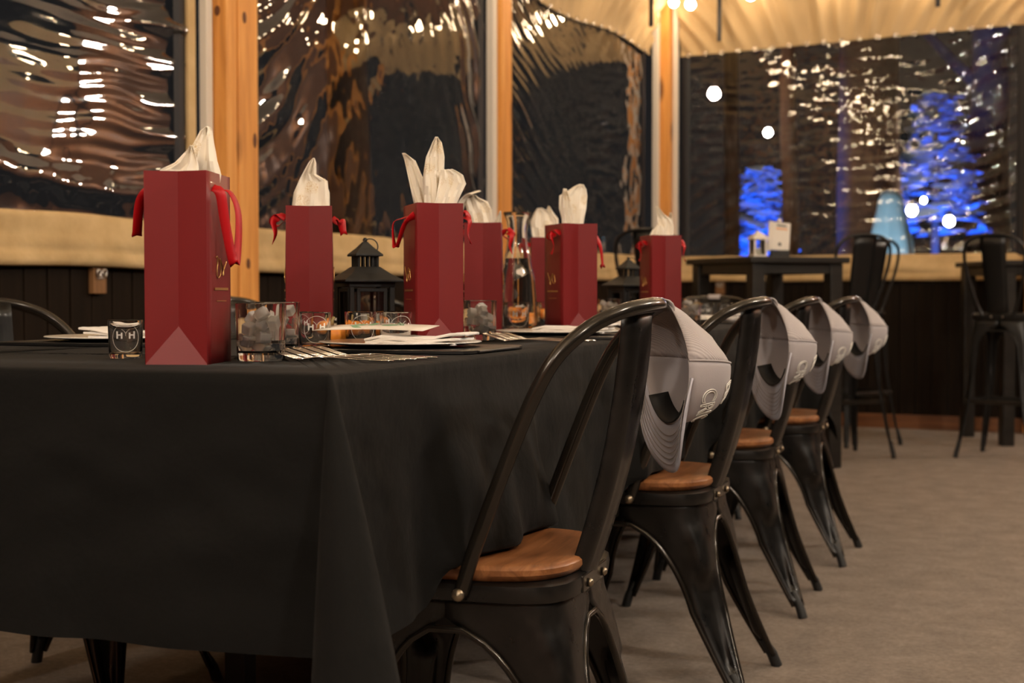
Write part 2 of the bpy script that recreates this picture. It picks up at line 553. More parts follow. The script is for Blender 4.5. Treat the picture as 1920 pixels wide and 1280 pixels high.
def hem(parent, axis, a0, a1, seed):
    """rolled cream canvas along the foot of a window"""
    prof = [(-0.006, HW + 0.165), (0.004, HW + 0.16), (0.010, HW + 0.145), (0.012, HW + 0.115), (0.017, HW + 0.085),
            (0.024, HW + 0.055), (0.020, HW + 0.048), (0.026, HW + 0.035), (0.030, HW + 0.012), (0.026, HW - 0.004), (0.012, HW - 0.008), (0.0, HW)]
    n = int((a1 - a0) / 0.03)
    P = []
    for (d, z) in prof:
        row = []
        for j in range(n + 1):
            a = a0 + (a1 - a0) * j / n
            k = wr_noise(a * 3.1, z * 9, seed)
            k2 = wr_noise(a * 9, z * 14, seed + 4)
            dd = d + 0.014 * k + 0.008 * k2 + 0.006
            zz = z + 0.008 * wr_noise(a * 1.6, seed, 0)
            row.append((dd, a, zz) if axis == 'r' else (a, RK - dd, zz))
        P.append(row)
    MB().grid(P).build('canvas_hem', 'canvas', parent, smooth=True)

def fan(z, seed, f):
    """groups of creases that come and go along an edge"""
    return max(0.0, 0.35 + 1.3 * wr_noise(seed, z * f, seed * 1.7))
def w1(l, r, b, t, a, z):
    d = 0.004 * wr_noise(a * 2, z * 2, 1) + 0.0015 * wr_noise(a * 7, z * 7, 2)
    reach = 0.16 + 0.16 * fan(z, 4.3, 2.4)
    d += math.exp(-(r / reach) ** 1.5) * 0.0135 * sin(z * 46 + 2.5 * wr_noise(a * 1.4, z * 4, 5) + 2.2 * wr_noise(0, z * 3, 9) + 2.0 * r) * (0.35 + fan(z, 2.1, 3.0))
    d += math.exp(-r / 0.30) * 0.0035 * sin(z * 120 + 4 * wr_noise(a * 3, z * 6, 7))
    d += math.exp(-r / 0.6) * 0.007 * wr_noise(a * 2.0, z * 11, 6)
    d += math.exp(-b / 0.10) * 0.012 * (wr_noise(a * 7, z * 10, 3) + 0.5 * wr_noise(a * 20, z * 16, 4))
    d += math.exp(-((b - 0.14 + 0.10 * (a - 0.2)) / 0.05) ** 2) * 0.010
    return d
def w2(l, r, b, t, a, z):
    d = 0.006 * wr_noise(a * 1.6, z * 1.6, 11) + 0.0022 * wr_noise(a * 6, z * 6, 12) + 0.0006 * wr_noise(a * 22, z * 22, 13)
    d += math.exp(-l / 0.34) * 0.015 * sin((z - 0.9 * l) * 24 + 3 * wr_noise(a * 2, z * 3, 15)) * (0.4 + fan(z, 5.2, 2.2))
    d += math.exp(-l / 0.20) * 0.004 * sin((z - 0.7 * l) * 75 + 4 * wr_noise(a * 3, z * 3, 14))
    d += math.exp(-r / 0.22) * 0.009 * sin((z * 0.35 + a) * 46 + 4 * wr_noise(a, z * 4, 16)) + math.exp(-r / 0.30) * 0.006 * wr_noise(a * 12, z * 7, 19)
    d += math.exp(-b / 0.18) * 0.011 * (wr_noise(a * 9, z * 6, 17) + 0.6 * wr_noise(a * 22, z * 12, 18))
    return d
def w3(l, r, b, t, a, z):
    d = 0.005 * wr_noise(a * 2, z * 2, 21) + 0.0015 * wr_noise(a * 7, z * 7, 22)
    d += math.exp(-l / 0.30) * 0.013 * sin((z + 0.8 * l) * 40 + 3 * wr_noise(a * 2, z * 3, 25)) * (0.5 + fan(z, 7.7, 2.5))
    d += math.exp(-l / 0.45) * 0.004 * sin((z + 0.5 * l) * 95 + 4 * wr_noise(a * 3, z * 4, 24))
    d += math.exp(-r / 0.30) * 0.013 * (wr_noise(a * 5, z * 7, 27) + 0.5 * wr_noise(a * 16, z * 18, 29))
    d += math.exp(-b / 0.25) * 0.012 * (wr_noise(a * 7, z * 8, 28))
    return d
def w4(l, r, b, t, a, z):
    d = 0.004 * wr_noise(a * 2, z * 2, 31)
    k = math.exp(-((a - (0.35 + (2.45 - z) * 0.62)) / 0.42) ** 2)
    d += (0.0022 + 0.0022 * k) * wr_noise(a * 5, z * 26, 32) + (0.0007 + 0.0011 * k) * wr_noise(a * 15, z * 60, 33)
    d += math.exp(-l / 0.35) * math.exp(-b / 0.5) * 0.012 * sin((z - 0.6 * l) * 52 + 3 * wr_noise(a * 2, z * 3, 35))
    d += math.exp(-r / 0.26) * 0.007 * sin((z + 0.4 * r) * 60 + 3 * wr_noise(a * 3, z * 3, 36))
    d += math.exp(-b / 0.10) * 0.008 * wr_noise(a * 12, z * 10, 37)
    return d
Z0 = HW + 0.14
we = sheet('window_1', 1, 'r', -2.0, 0.90, Z0, ZV + 0.2, w1, step=0.012, zip0=False)
hem(we, 'r', -2.0, 0.97, 1)
MB().box(0.012, 0.925, 1.95, 0.012, 0.045, 2.0).build('canvas_edge', 'canvas', we)
we = sheet('window_2', 2, 'r', 1.23, 3.36, Z0, ZV + 0.2, w2, zip0=False)
hem(we, 'r', 1.22, 3.38, 2)
we = sheet('window_3', 3, 'r', 3.58, 5.86, Z0, ZV + 0.1, w3)
hem(we, 'r', 3.57, 5.92, 3)
we = sheet('window_4', 4, 's', 0.18, 2.42, Z0, ZV + 0.1, w4, step=0.0095)
hem(we, 's', 0.17, 2.42, 4)

# cream gathered drapes above the windows ---------------------------
def drape(name, axis, a0, a1, label, seed, sag):
    e = empty(name, ROOM_O, ROOM_A)
    n = int((a1 - a0) / 0.008)
    P = []
    L = (a1 - a0)
    for i in range(15):
        t = i / 14
        row = []
        for j in range(n + 1):
            a = a0 + L * j / n
            q = (a - a0) / L
            z = (ZV + sag(q)) * (1 - t) + ZD * t
            ph = a * 52 + 2.5 * wr_noise(a * 3, seed) - (a - (a0 + L * 0.45)) * 16 * t
            d = 0.022 + 0.12 * t * (0.4 + 0.6 * t) + (0.008 + 0.024 * min(1, t * 3)) * sin(ph) * (0.7 + 0.6 * wr_noise(a * 5, seed, 2)) + 0.012 * wr_noise(a * 11, t * 2, seed) * min(1, 0.4 + t) + 0.012 * t
            row.append((d, a, z) if axis == 'r' else (a, RK - d, z))
        P.append(row)
    MB().grid(P).build('gathered_cloth', 'cream_drape', e, smooth=True)
    ring = None
    k = 0
    a = a0 + 0.06
    while a < a1 - 0.03:
        q = (a - a0) / L
        z = ZV + sag(q) + 0.004
        if ring is None:
            mb = MB()
            mb.tube([(0, 0.013 * cos(x * pi / 6), 0.013 * sin(x * pi / 6)) for x in range(12)], 0.004, 6, closed=True)
            ring = mb.build('eyelet', 'chrome', e, smooth=True); o = ring
        else:
            o = bpy.data.objects.new('eyelet', ring.data); COL.objects.link(o); o.parent = e
        o.location = (0.034, a, z) if axis == 'r' else (a, RK - 0.034, z)
        if axis == 's': o.rotation_euler = (0, 0, pi / 2)
        a += 0.135 if axis == 'r' else 0.115
    tag(e, label, 'drape')
    return e
drape('cream_drape', 'r', 3.56, RK - 0.2, 'cream gathered drape between the slim post and the corner post', 3, lambda q: 0.02 * cos(q * 9) - 0.02)
drape('cream_drape', 's', 0.18, 2.44, 'wide cream gathered drape above the back window with the blue lights', 8, lambda q: -0.035 + 0.05 * q)
drape('cream_drape', 'r', -2.0, 3.42, 'cream drape above the two left windows', 12, lambda q: 0.02 * cos(q * 14))

# black straps hanging over the drapes
def strap(p, ln_, label):
    o = MB().box(0, 0, -ln_ / 2, 0.03, 0.008, ln_).build('hanging_strap', 'black_tape', loc=p, rz=ROOM_A, bevel=0.002)
    tag(o, label, 'strap', None)
strap(room(0.50, RK - 0.19, 2.98), 0.44, 'black strap hanging over the back drape, the longer one near the corner post')
strap(room(1.90, RK - 0.19, 2.98), 0.33, 'short black strap hanging over the back drape at the right')
strap(room(0.19, 5.45, 2.98), 0.40, 'black strap hanging over the drape left of the corner post')

# wooden latch blocks under the canvas hems
def latch(loc, rz, label):
    e = empty('latch_block', loc, rz)
    MB().box(0, 0.012, 0, 0.062, 0.024, 0.085).build('block', 'block_wood', e, bevel=0.003)
    for sx in (-0.014, 0.014):
        MB().tube([(sx + 0.009 * cos(a * pi / 5), -0.006, 0.026 + 0.012 * sin(a * pi / 5)) for a in range(10)], 0.004, 6, closed=True).build('hook', 'galvanised', e, smooth=True)
    MB().box(0, -0.002, 0.012, 0.034, 0.006, 0.014).build('hook_plate', 'galvanised', e, bevel=0.002)
    tag(e, label, 'latch', 'latch blocks along the plank wall')
LZ = HW - 0.050
latch(room(0.010, 0.44, LZ), ROOM_A + pi / 2, 'small wooden latch block with metal hooks behind the nearest gift bag')
latch(room(0.010, 2.72, LZ), ROOM_A + pi / 2, 'small wooden latch block between the near lantern and the tall paper gift bag')
latch(room(0.46, RK - 0.01, LZ), ROOM_A, 'small latch block under the bar table against the back wall')
latch(room(2.07, RK - 0.01, LZ), ROOM_A, 'small latch block on the back wall left of the right bar stool')

# ------------------------------------------------------------------ festoon lights inside
bulb_me = None
def make_bulb(e, p, mat='bulb_warm', r=0.032):
    global bulb_me
    key = mat + str(r)
    mb = MB()
    prof = [(0.0, -r)] + [(r * cos(x), r * sin(x)) for x in (-1.1, -0.6, 0, 0.55)] + [(r * .5, r * .95), (r * .42, r * 1.25)]
    o = bpy.data.objects.get('_') 
    if key not in BCACHE:
        b = mb.lathe(prof, 10).build('bulb', mat, e, smooth=True)
        s = MB().lathe([(r * .5, r * 1.2), (r * .55, r * 1.3), (r * .55, r * 2.4), (r * .25, r * 2.7)], 8).build('socket', 'cable', e, smooth=True, auto=40)
        BCACHE[key] = (b.data, s.data)
    else:
        bm_, sm_ = BCACHE[key]
        b = bpy.data.objects.new('bulb', bm_); s = bpy.data.objects.new('socket', sm_)
        for q in (b, s):
            COL.objects.link(q); q.parent = e
    b.location = p; s.location = p
BCACHE = {}

def festoon(pts, label, mat='bulb_warm', r=0.032, sagk=0.05):
    e = empty('festoon_lights', (0, 0, 0))
    path = []
    for i in range(len(pts) - 1):
        a, b = Vector(pts[i]), Vector(pts[i + 1])
        for k in range(6):
            t = k / 6
            q = a.lerp(b, t); q.z -= sagk * 4 * t * (1 - t) * 0.4
            path.append(q + Vector((0, 0, r * 2.7)))
    path.append(Vector(pts[-1]) + Vector((0, 0, r * 2.7)))
    MB().tube(path, 0.004, 5).build('cable', 'cable', e)
    for p in pts:
        make_bulb(e, p, mat, r)
    tag(e, label, 'string lights', 'festoon string lights')
    return e
festoon([room(0.42, 5.55 - i * 0.9, 2.72) for i in range(14)], 'warm festoon bulbs strung along the left windows near the drape')
festoon([room(2.5, 5.2 - i * 1.1, 2.86) for i in range(11)], 'warm festoon bulbs strung down the middle of the room')
festoon([room(4.7, 5.2 - i * 1.3, 2.80) for i in range(10)], 'warm festoon bulbs strung along the right side of the room')
festoon([room(0.22 + i * 0.52, RK - 0.30, 2.80) for i in range(5)], 'warm festoon bulbs glowing in front of the back drape', 'bulb_soft')

# made-up globe pendants out of view, added as fill light for table and room
def pendant(p, label, r=0.095):
    e = empty('pendant_lamp', p)
    MB().lathe([(0.0, -r)] + [(r * cos(x), r * sin(x)) for x in (-1.2, -.8, -.4, 0, .4, .8)] + [(r * .4, r * .92)], 16).build('globe', 'globe', e, smooth=True)
    MB().lathe([(r * .42, r * .90), (r * .45, r * 1.15), (r * .15, r * 1.35)], 12).build('holder', 'black_matte', e, smooth=True)
    MB().tube([(0, 0, r * 1.3), (0, 0, ZC - p.z + 0.005)], 0.005, 6).build('cord', 'cable', e)
    tag(e, label, 'lamp', 'globe pendant lamps behind the camera')
for i, (ps, pr, pz) in enumerate(((1.6, -4.6, 2.35), (3.2, -5.2, 2.35), (4.5, -3.2, 2.35), (4.6, -0.6, 2.45), (4.6, 2.0, 2.45), (4.65, 5.72, 2.5))):
    pendant(room(ps, pr, pz), ['white globe pendant lamp left behind the camera', 'white globe pendant lamp straight behind the camera', 'white globe pendant lamp right behind the camera', 'white globe pendant lamp right of the camera', 'white globe pendant lamp out of view right of the table', 'white globe pendant lamp out of view right of the bar stools'][i])

# ================================================================== OUTSIDE
def trunk(u, depth, rad, label, h=6.0):
    x = (u - 960) / FPX * depth
    prof = []
    P = []
    for i in range(13):
        z = h * i / 12
        row = []
        for j in range(14):
            a = 2 * pi * j / 14
            k = rad * (1.25 - 0.35 * i / 12) * (1 + 0.12 * wr_noise(cos(a) * 2 + u, sin(a) * 2, z * 0.8))
            row.append((k * cos(a) + 0.06 * wr_noise(z * .5, u), k * sin(a), z - 0.09))
        P.append(row)
    e = empty('tree', (x, depth, 0))
    MB().grid(P, closed=True).build('trunk', 'bark', e, smooth=True)
    for q in range(3):
        a = q * 2.1 + u
        z = h * 0.68 + q * 0.5
        MB().tube(catmull([(0, 0, z), (0.5 * cos(a), 0.5 * sin(a), z + .5), (1.2 * cos(a), 1.2 * sin(a), z + 1.3)], 4), [0.10 * rad / .2 * (1 - .07 * k) for k in range(9)], 6).build('branch', 'bark', e, smooth=True)
    tag(e, label, 'tree', 'tree trunks outside the clear windows')
trunk(655, 10.0, 0.13, 'brown tree trunk seen through the middle left window')
trunk(1372, 13.0, 0.06, 'slim tree trunk seen left of the menu card')
trunk(1480, 14.0, 0.07, 'slim tree trunk seen right of the menu card')
trunk(1628, 15.5, 0.30, 'thick tree trunk seen above the pale ghost figure')
trunk(1850, 23.0, 0.30, 'tree trunk seen through the right end of the back window')

# outdoor festoon bulbs
def outside_bulb(u, v, depth, r, mat, label):
    z = EYE + (552 - v) / FPX * depth
    e = empty('outdoor_bulb', ((u - 960) / FPX * depth, depth, z))
    mb = MB().lathe([(0.0, -r)] + [(r * cos(x), r * sin(x)) for x in (-1.1, -.6, 0, .55)] + [(r * .5, r * .95)], 12)
    mb.build('bulb', mat, e, smooth=True)
    MB().lathe([(r * .5, r * .9), (r * .5, r * 2), (r * .1, r * 2.2)], 8).build('socket', 'cable', e)
    MB().tube([(0, 0, r * 2.1), (0.3, 0.1, r * 2.1 + 0.35), (1.2, 0.2, r * 2.1 + 0.6)], 0.006, 5).build('cable', 'cable', e)
    tag(e, label, 'light bulb', 'bulbs hanging outside the back window')
outside_bulb(1337, 178, 13.5, 0.055, 'bulb_pink', 'pinkish glowing bulb high outside near the corner post')
outside_bulb(1438, 250, 14.5, 0.042, 'bulb_white', 'white bulb outside, second from the corner post')
outside_bulb(1623, 358, 16.0, 0.058, 'bulb_white', 'white bulb outside just left of the ghost figure')
outside_bulb(1708, 395, 16.0, 0.058, 'bulb_white', 'white bulb outside just right of the ghost figure')
outside_bulb(1730, 376, 15.6, 0.03, 'bulb_white', 'small white bulb outside under the blue conifer')
outside_bulb(1778, 415, 15.4, 0.055, 'bulb_white', 'white bulb outside at the right, lowest of the row')

# ghost figure
gd = 12.6
gx = (1668 - 960) / FPX * gd
e = empty('ghost_figure', (gx, gd, -0.08))
P = []
gp = [(1.86, 0.02), (1.84, 0.07), (1.78, 0.105), (1.68, 0.12), (1.56, 0.15), (1.40, 0.19), (1.2, 0.20), (0.9, 0.22), (0.55, 0.25), (0.2, 0.28)]
for z, r in gp:
    row = []
    for j in range(36):
        a = 2 * pi * j / 36
        k = r * (1 + (0.14 * sin(7 * a + z * 2) + 0.07 * sin(13 * a)) * smooth01((1.75 - z) / 0.7))
        row.append((k * cos(a), k * sin(a) * 0.75, z))
    P.append(row)
MB().grid(P, closed=True).build('draped_cloth', 'ghost_cloth', e, smooth=True, solid=0.004)
MB().box(0, 0, 0.85, 0.05, 0.05, 1.7).build('support_pole', 'black_matte', e)
tag(e, 'pale blue draped ghost figure standing outside the back window', 'ghost figure')

def flood(src, tgt, colr, en, size, label):  # invented lamp body and spot, added to light pieces outside
    lt = bpy.data.lights.new('flood_beam', 'SPOT')
    lt.color = colr; lt.energy = en; lt.spot_size = radians(size); lt.spot_blend = 0.5; lt.shadow_soft_size = 0.08
    f = empty('floodlight', Vector(src))
    MB().box(0, -0.06, 0.0, 0.16, 0.05, 0.12).build('housing', 'black_matte', f, bevel=0.01)
    MB().tube([(-0.09, -0.05, 0.0), (-0.09, -0.05, -src[2] - 0.06), (0.09, -0.05, -src[2] - 0.06), (0.09, -0.05, 0.0)], 0.01, 6).build('bracket', 'black_matte', f)
    lo = bpy.data.objects.new('flood_beam', lt); COL.objects.link(lo)
    lo.location = Vector(src)
    lo.rotation_euler = (Vector(tgt) - Vector(src)).to_track_quat('-Z', 'Y').to_euler()
    tag(f, label, 'floodlight')
# made-up conifers under added blue floods, imitating ripples of blue light
def ripple_conifer(u, depth, z0, z1, rad, seed, label):
    rnd = random.Random(seed)
    x = (u - 960) / FPX * depth
    e = empty('conifer', (x, depth, -0.08))
    MB().tube([(0, 0, 0), (0, 0, z1)], [0.07, 0.02], 8).build('trunk', 'bark', e)
    mb = MB()
    for i in range(230):
        t = rnd.random()
        z = z0 + (z1 - z0) * t
        rr = rad * (1.0 - 0.75 * t) * (0.55 + 0.45 * rnd.random())
        a = rnd.uniform(0, 2 * pi)
        L, W = rnd.uniform(0.10, 0.26), rnd.uniform(0.03, 0.06)
        M = Matrix.Translation((rr * cos(a), rr * sin(a), z)) @ Matrix.Rotation(a + pi / 2 + rnd.uniform(-.5, .5), 4, 'Z') @ Matrix.Rotation(rnd.uniform(0.3, 1.1), 4, 'X') @ Matrix.Rotation(rnd.uniform(-.25, .25), 4, 'Y')
        q = [(-L, 0, 0), (-L * .4, -W, 0.012), (L * .4, -W, 0.012), (L, 0, -0.01), (L * .4, W, 0), (-L * .4, W, 0)]
        mb.add([M @ Vector(p) for p in q], [(0, 1, 2, 3, 4, 5)])
    o = mb.build('foliage', 'conifer_leaf', e, solid=-0.006)
    tag(e, label, 'conifer', 'conifers under blue floodlight outside')
    flood((x - 0.4, depth - 2.0, 0.45), (x, depth, (z0 + z1) / 2), (0.0, 0.10, 1.0), 1500, 56, 'black floodlight outside aimed at the ' + label)
flood((gx - 0.7, gd - 1.5, 0.5), (gx, gd, 1.45), (0.62, 0.86, 1.0), 75, 50, 'small floodlight low outside the back window aimed at the ghost figure')  # added lamp, lifts the ghost out of the dark
principled('conifer_leaf', (0.30, 0.38, 0.42), 0.6)
ripple_conifer(1752, 17.5, 1.7, 3.4, 0.72, 3, 'tall conifer glowing blue right of the ghost figure')
ripple_conifer(1428, 15.5, 1.2, 2.3, 0.40, 4, 'small conifer glowing blue behind the menu card')

# ================================================================== STEEL CHAIR
def superell(a, hx, hy, e=4.0):
    c, s = cos(a), sin(a)
    r = (abs(c) ** e + abs(s) ** e) ** (-1 / e)
    return hx * r * c, hy * r * s

def leg_parts(root, hx, hy, feet, ztop, zarch, k_len, wmid, wfoot, mat, edge_mat, dimple=0.012, rim_r=0.006):
    ends = []
    for (sx, sy) in ((1, 1), (-1, 1), (-1, -1), (1, -1)):
        fx, fy = feet[(sx, sy)]
        top = Vector((sx * hx, sy * hy, ztop)); ft = Vector((fx, fy, 0.03))
        rows, e1, e2 = [], [], []
        NT, NQ = 22, 13
        t_arch = (ztop - zarch) / ztop
        for i in range(NT + 1):
            t = i / NT
            P = top.lerp(ft, t)
            bow = 0.012 * sin(pi * t)
            P.x -= sx * bow; P.y -= sy * bow
            k = max(0, min(1, (t - t_arch) / k_len))
            arch = sqrt(max(0, 1 - (1 - k) ** 2))
            kk = max(0, (t - t_arch - k_len) / (1 - t_arch - k_len))
            wtgt = wmid * (1 - kk) + wfoot * kk
            wx = abs(P.x) * (1 - arch) + wtgt * arch
            wy = abs(P.y) * (1 - arch) + wtgt * arch
            row = []
            for j in range(NQ):
                q = -1 + 2 * j / (NQ - 1)
                E = 0.22
                g = lambda s_: ((s_ + sqrt(s_ * s_ + E * E)) / 2) / ((1 + sqrt(1 + E * E)) / 2)
                ox, oy = wx * g(-q), wy * g(q)
                dm = dimple * smooth01((t - 0.36) / 0.10) * (1 - smooth01((t - 0.88) / 0.08)) * max(0, 1 - (q / 0.62) ** 2)
                row.append(Vector((P.x - sx * (ox + dm), P.y - sy * (oy + dm), P.z)))
            rows.append(row)
            if t >= t_arch - 0.02:
                e1.append(row[0]); e2.append(row[-1])
        mb = MB().grid(rows)
        mb.build('leg', mat, root, smooth=True, solid=-0.003)
        c = Vector((0, 0, 0))
        for p in rows[-1]: c += p
        c /= NQ
        mean = lambda row: sum(row, Vector()) / len(row)
        ca, cb = mean(rows[-3]), mean(rows[-1])
        cc = cb + (cb - ca) * (cb.z / max(1e-4, ca.z - cb.z)) * 0.6
        MB().tube([ca, cb, (cc.x, cc.y, 0.0)], [0.009, 0.0125, 0.0128], 10).build('foot_cap', 'rubber', root, smooth=True, auto=50)
        ends.append((sx, sy, e1, e2))
    D = {(a, b): (p, q) for a, b, p, q in ends}
    for (A, ai, B, bi) in (((1, 1), 0, (-1, 1), 0), ((1, -1), 0, (-1, -1), 0), ((1, 1), 1, (1, -1), 1), ((-1, 1), 1, (-1, -1), 1)):
        path = list(reversed(D[A][ai])) + D[B][bi]
        MB().tube(path, rim_r, 7).build('arch_rim', edge_mat, root, smooth=True)

def make_chair(with_seat=True):
    c = empty('steel_chair')
    hx, hy = 0.172, 0.172
    feet = {(1, 1): (0.195, 0.205), (-1, 1): (-0.195, 0.205), (-1, -1): (-0.19, -0.275), (1, -1): (0.19, -0.275)}
    leg_parts(c, hx, hy, feet, 0.425, 0.372, 0.46, 0.060, 0.021, 'steel_black', 'rail_steel', 0.020)
    # rim band below the wooden seat
    P = []
    for z, k in ((0.415, 1.0), (0.418, 1.035), (0.430, 1.045), (0.442, 1.035), (0.446, 0.98), (0.446, 0.80)):
        P.append([(*superell(2 * pi * j / 48, 0.178 * k, 0.178 * k, 5), z) for j in range(48)])
    MB().grid(P, closed=True).build('seat_rim', 'steel_black', c, smooth=True, auto=40)
    # wooden seat
    P = []
    for z, k in ((0.444, 0.0), (0.444, 0.93), (0.448, 0.97), (0.456, 1.0), (0.464, 1.0), (0.469, 0.98), (0.471, 0.95), (0.468, 0.6), (0.467, 0.0)):
        P.append([(*superell(2 * pi * j / 56, 0.183 * k, 0.180 * k, 3.4), z) for j in range(56)])
    MB().grid(P, closed=True).build('seat', 'seat_wood', c, smooth=True, auto=35)
    # back tube
    half = [(0.190, -0.03, 0.425), (0.194, -0.055, 0.50), (0.194, -0.105, 0.63), (0.190, -0.145, 0.725), (0.181, -0.175, 0.778),
            (0.155, -0.215, 0.818), (0.11, -0.252, 0.840), (0.055, -0.275, 0.848), (0, -0.282, 0.850)]
    full = half + [(-x, y, z) for x, y, z in reversed(half[:-1])]
    MB().tube(catmull(full, 5), 0.0115, 10).build('back_tube', 'rail_steel', c, smooth=True)
    # splat
    P = []
    for i in range(15):
        t = i / 14
        y = -0.172 + (-0.272 + 0.172) * t - 0.018 * sin(pi * t)
        z = 0.400 + (0.846 - 0.400) * t
        wd = 0.058 + 0.014 * t
        row = []
        for j in range(13):
            q = -1 + 2 * j / 12
            rib = 0.004 * (math.exp(-((abs(q) - 0.66) / 0.10) ** 2)) * smooth01(t * 6) * smooth01((1 - t) * 6)
            row.append((wd * q, y + 0.017 * q * q + 0.010 * max(0, abs(q) - .85) / .15 - rib, z))
        P.append(row)
    MB().grid(P).build('splat', 'steel_black', c, smooth=True, solid=-0.003)
    for sx in (-1, 1):
        MB().lathe([(0.010, 0), (0.010, 0.004), (0.006, 0.008), (0, 0.009)], 10).xf(Matrix.Translation((sx * 0.199, -0.031, 0.43)) @ Matrix.Rotation(sx * pi / 2, 4, 'Y')).build('bolt', 'bolt', c, smooth=True)
        MB().lathe([(0.007, 0), (0.007, 0.003), (0.004, 0.006), (0, 0.007)], 10).xf(Matrix.Translation((sx * 0.045, -0.188, 0.428)) @ Matrix.Rotation(pi / 2, 4, 'X')).build('bolt', 'bolt', c, smooth=True)
    MB().box(0, -0.184, 0.43, 0.15, 0.006, 0.026).build('rear_bracket', 'rail_steel', c, bevel=0.002)
    return c

CHAIRS = []
proto = make_chair()
def place_chair(i, x, y, yaw, label, group):
    c = proto if i == 0 else copy_tree(proto)
    c.location = tab(x, y)
    c.rotation_euler = (0, 0, TAB_A + yaw)
    tag(c, label, 'chair', group)
    CHAIRS.append(c)
    return c
GR, GL = 'chairs along the right side of the long table', 'chairs along the left side of the long table'
place_chair(0, 0.00, 0.53, pi / 2 + 0.04, 'black steel chair with brown wooden seat, nearest the camera, right side of table', GR)
place_chair(1, 0.00, 1.55, pi / 2 - 0.02, 'black steel chair with wooden seat, second from the camera on the right side', GR)
place_chair(2, -0.01, 2.43, pi / 2 + 0.02, 'black steel chair with wooden seat, third from the camera on the right side', GR)
place_chair(3, 0.02, 3.21, pi / 2 - 0.03, 'black steel chair with wooden seat, farthest on the right side of the table', GR)
W_T = 1.06
place_chair(4, -1.09, 1.00, -pi / 2, 'black steel chair at the left edge, behind the nearest gift bag', GL)
place_chair(5, -1.09, 2.05, -pi / 2 + .03, 'black steel chair on the left side, behind the second gift bag', GL)
place_chair(6, -1.09, 3.05, -pi / 2, 'black steel chair on the left side, rail seen through the near lantern', GL)
place_chair(7, -0.39, 4.06, pi, 'black steel chair at the far head of the long table', None)

# ================================================================== TABLE AND CLOTH
L_T = 4.0
t_e = empty('long_table', TAB_O, TAB_A)
MB().box(-W_T / 2, L_T / 2, TZ - 0.022, W_T - 0.012, L_T - 0.012, 0.030).build('tabletop', 'dark_table', t_e, bevel=0.003)
for y in (1.05, L_T - 0.5):
    for x in (-0.32, -W_T + 0.32):
        MB().box(x, y, (TZ - 0.04) / 2, 0.06, 0.06, TZ - 0.04, 0.8).build('leg', 'black_matte', t_e, bevel=0.004)
    MB().box(-W_T / 2, y, TZ - 0.06, 0.60, 0.05, 0.05).build('crossbar', 'black_matte', t_e)
tag(t_e, 'long dining table hidden under the black tablecloth', 'table')

DROP = 0.350
per = []            # (base x, base y, normal angle, kind, run)
def side(p0, p1, ang, n):
    for i in range(n + 1):
        t = i / n
        per.append((p0[0] + (p1[0] - p0[0]) * t, p0[1] + (p1[1] - p0[1]) * t, ang, None))
def corner(p, a0, n=14):
    for i in range(1, n):
        per.append((p[0], p[1], a0 + (pi / 2) * i / n, i / n))
side((-W_T, 0), (0, 0), -pi / 2, 72)            # front short side, left to right
corner((0, 0), -pi / 2)
side((0, 0), (0, L_T), 0, 260)
corner((0, L_T), 0)
side((0, L_T), (-W_T, L_T), pi / 2, 30)
corner((-W_T, L_T), pi / 2)
side((-W_T, L_T), (-W_T, 0), pi, 160)
corner((-W_T, 0), pi)
CH_Y = [0.53, 1.55, 2.43, 3.21]
CH_L = [1.00, 2.05, 3.05]
def skirt_point(bx, by, ang, ck, t, s_run):
    """t 0..1 down the drop"""
    nx, ny = cos(ang), sin(ang)
    if ck is not None:
        th = ck * pi / 2
        D = DROP / max(cos(th), sin(th))
        k = sin(2 * th)
        d = D * t
        fl = 0.006 + 0.03 * t * k * (1 - t) + 0.40 * d * (k ** 0.6)
        z = TZ - 0.004 - d * (1 - 0.04 * k)
    else:
        d = DROP * t
        wav = wr_noise(s_run * 3.6, t * 0.8, 40) * 0.036 + wr_noise(s_run * 9, t * 1.2, 41) * 0.016
        fl = 0.006 + t * (0.014 + wav)
        fl += 0.004 * t * wr_noise(s_run * 6, t * 6, 44)
        fl += 0.013 * sin(min(1, t * 1.2) * pi) * (wr_noise(s_run * 5 + t * 3.5, t * 2.6, 52)) + 0.005 * sin(min(1, t * 1.2) * pi) * wr_noise(s_run * 11 - t * 5, t * 5, 53)
        z = TZ - 0.004 - d + 0.006 * wr_noise(s_run * 2, 0, 45)
        if abs(ang) < 1e-3 or abs(ang - pi) < 1e-3:
            for cy in (CH_Y if abs(ang) < 1e-3 else CH_L):
                kk = smooth01((0.245 - abs(by - cy)) / 0.055)
                if kk > 0:
                    lim = TZ - 0.477
                    slope = 0.055 * smooth01(d / lim) * (1 + 0.6 * wr_noise(by * 9, t * 2, 47))
                    if d <= lim:
                        f2, z2 = 0.006 + slope, TZ - 0.004 - d
                    else:
                        f2, z2 = 0.006 + slope - (d - lim) * 0.8, 0.4745
                    fl = fl * (1 - kk) + f2 * kk
                    z = z * (1 - kk) + z2 * kk
    r_e = 0.012
    return (bx + nx * fl, by + ny * fl, z)
rows = []
NS = 26
run = 0
acc = []
for i, p in enumerate(per):
    if i: run += sqrt((p[0] - per[i - 1][0]) ** 2 + (p[1] - per[i - 1][1]) ** 2) + (0.004 if p[3] is not None else 0)
    acc.append(run)
inner = []
for (bx, by, ang, ck) in per:
    inner.append((min(-0.010, max(-W_T + 0.010, bx)), min(L_T - 0.010, max(0.010, by)), TZ))
rows.append([(-W_T / 2 + (x + W_T / 2) * 0.5, L_T / 2 + (y - L_T / 2) * 0.8, TZ) for x, y, z in inner])
rows.append([(min(-0.04, max(-W_T + 0.04, x)), min(L_T - 0.04, max(0.04, y)), TZ) for x, y, z in inner])
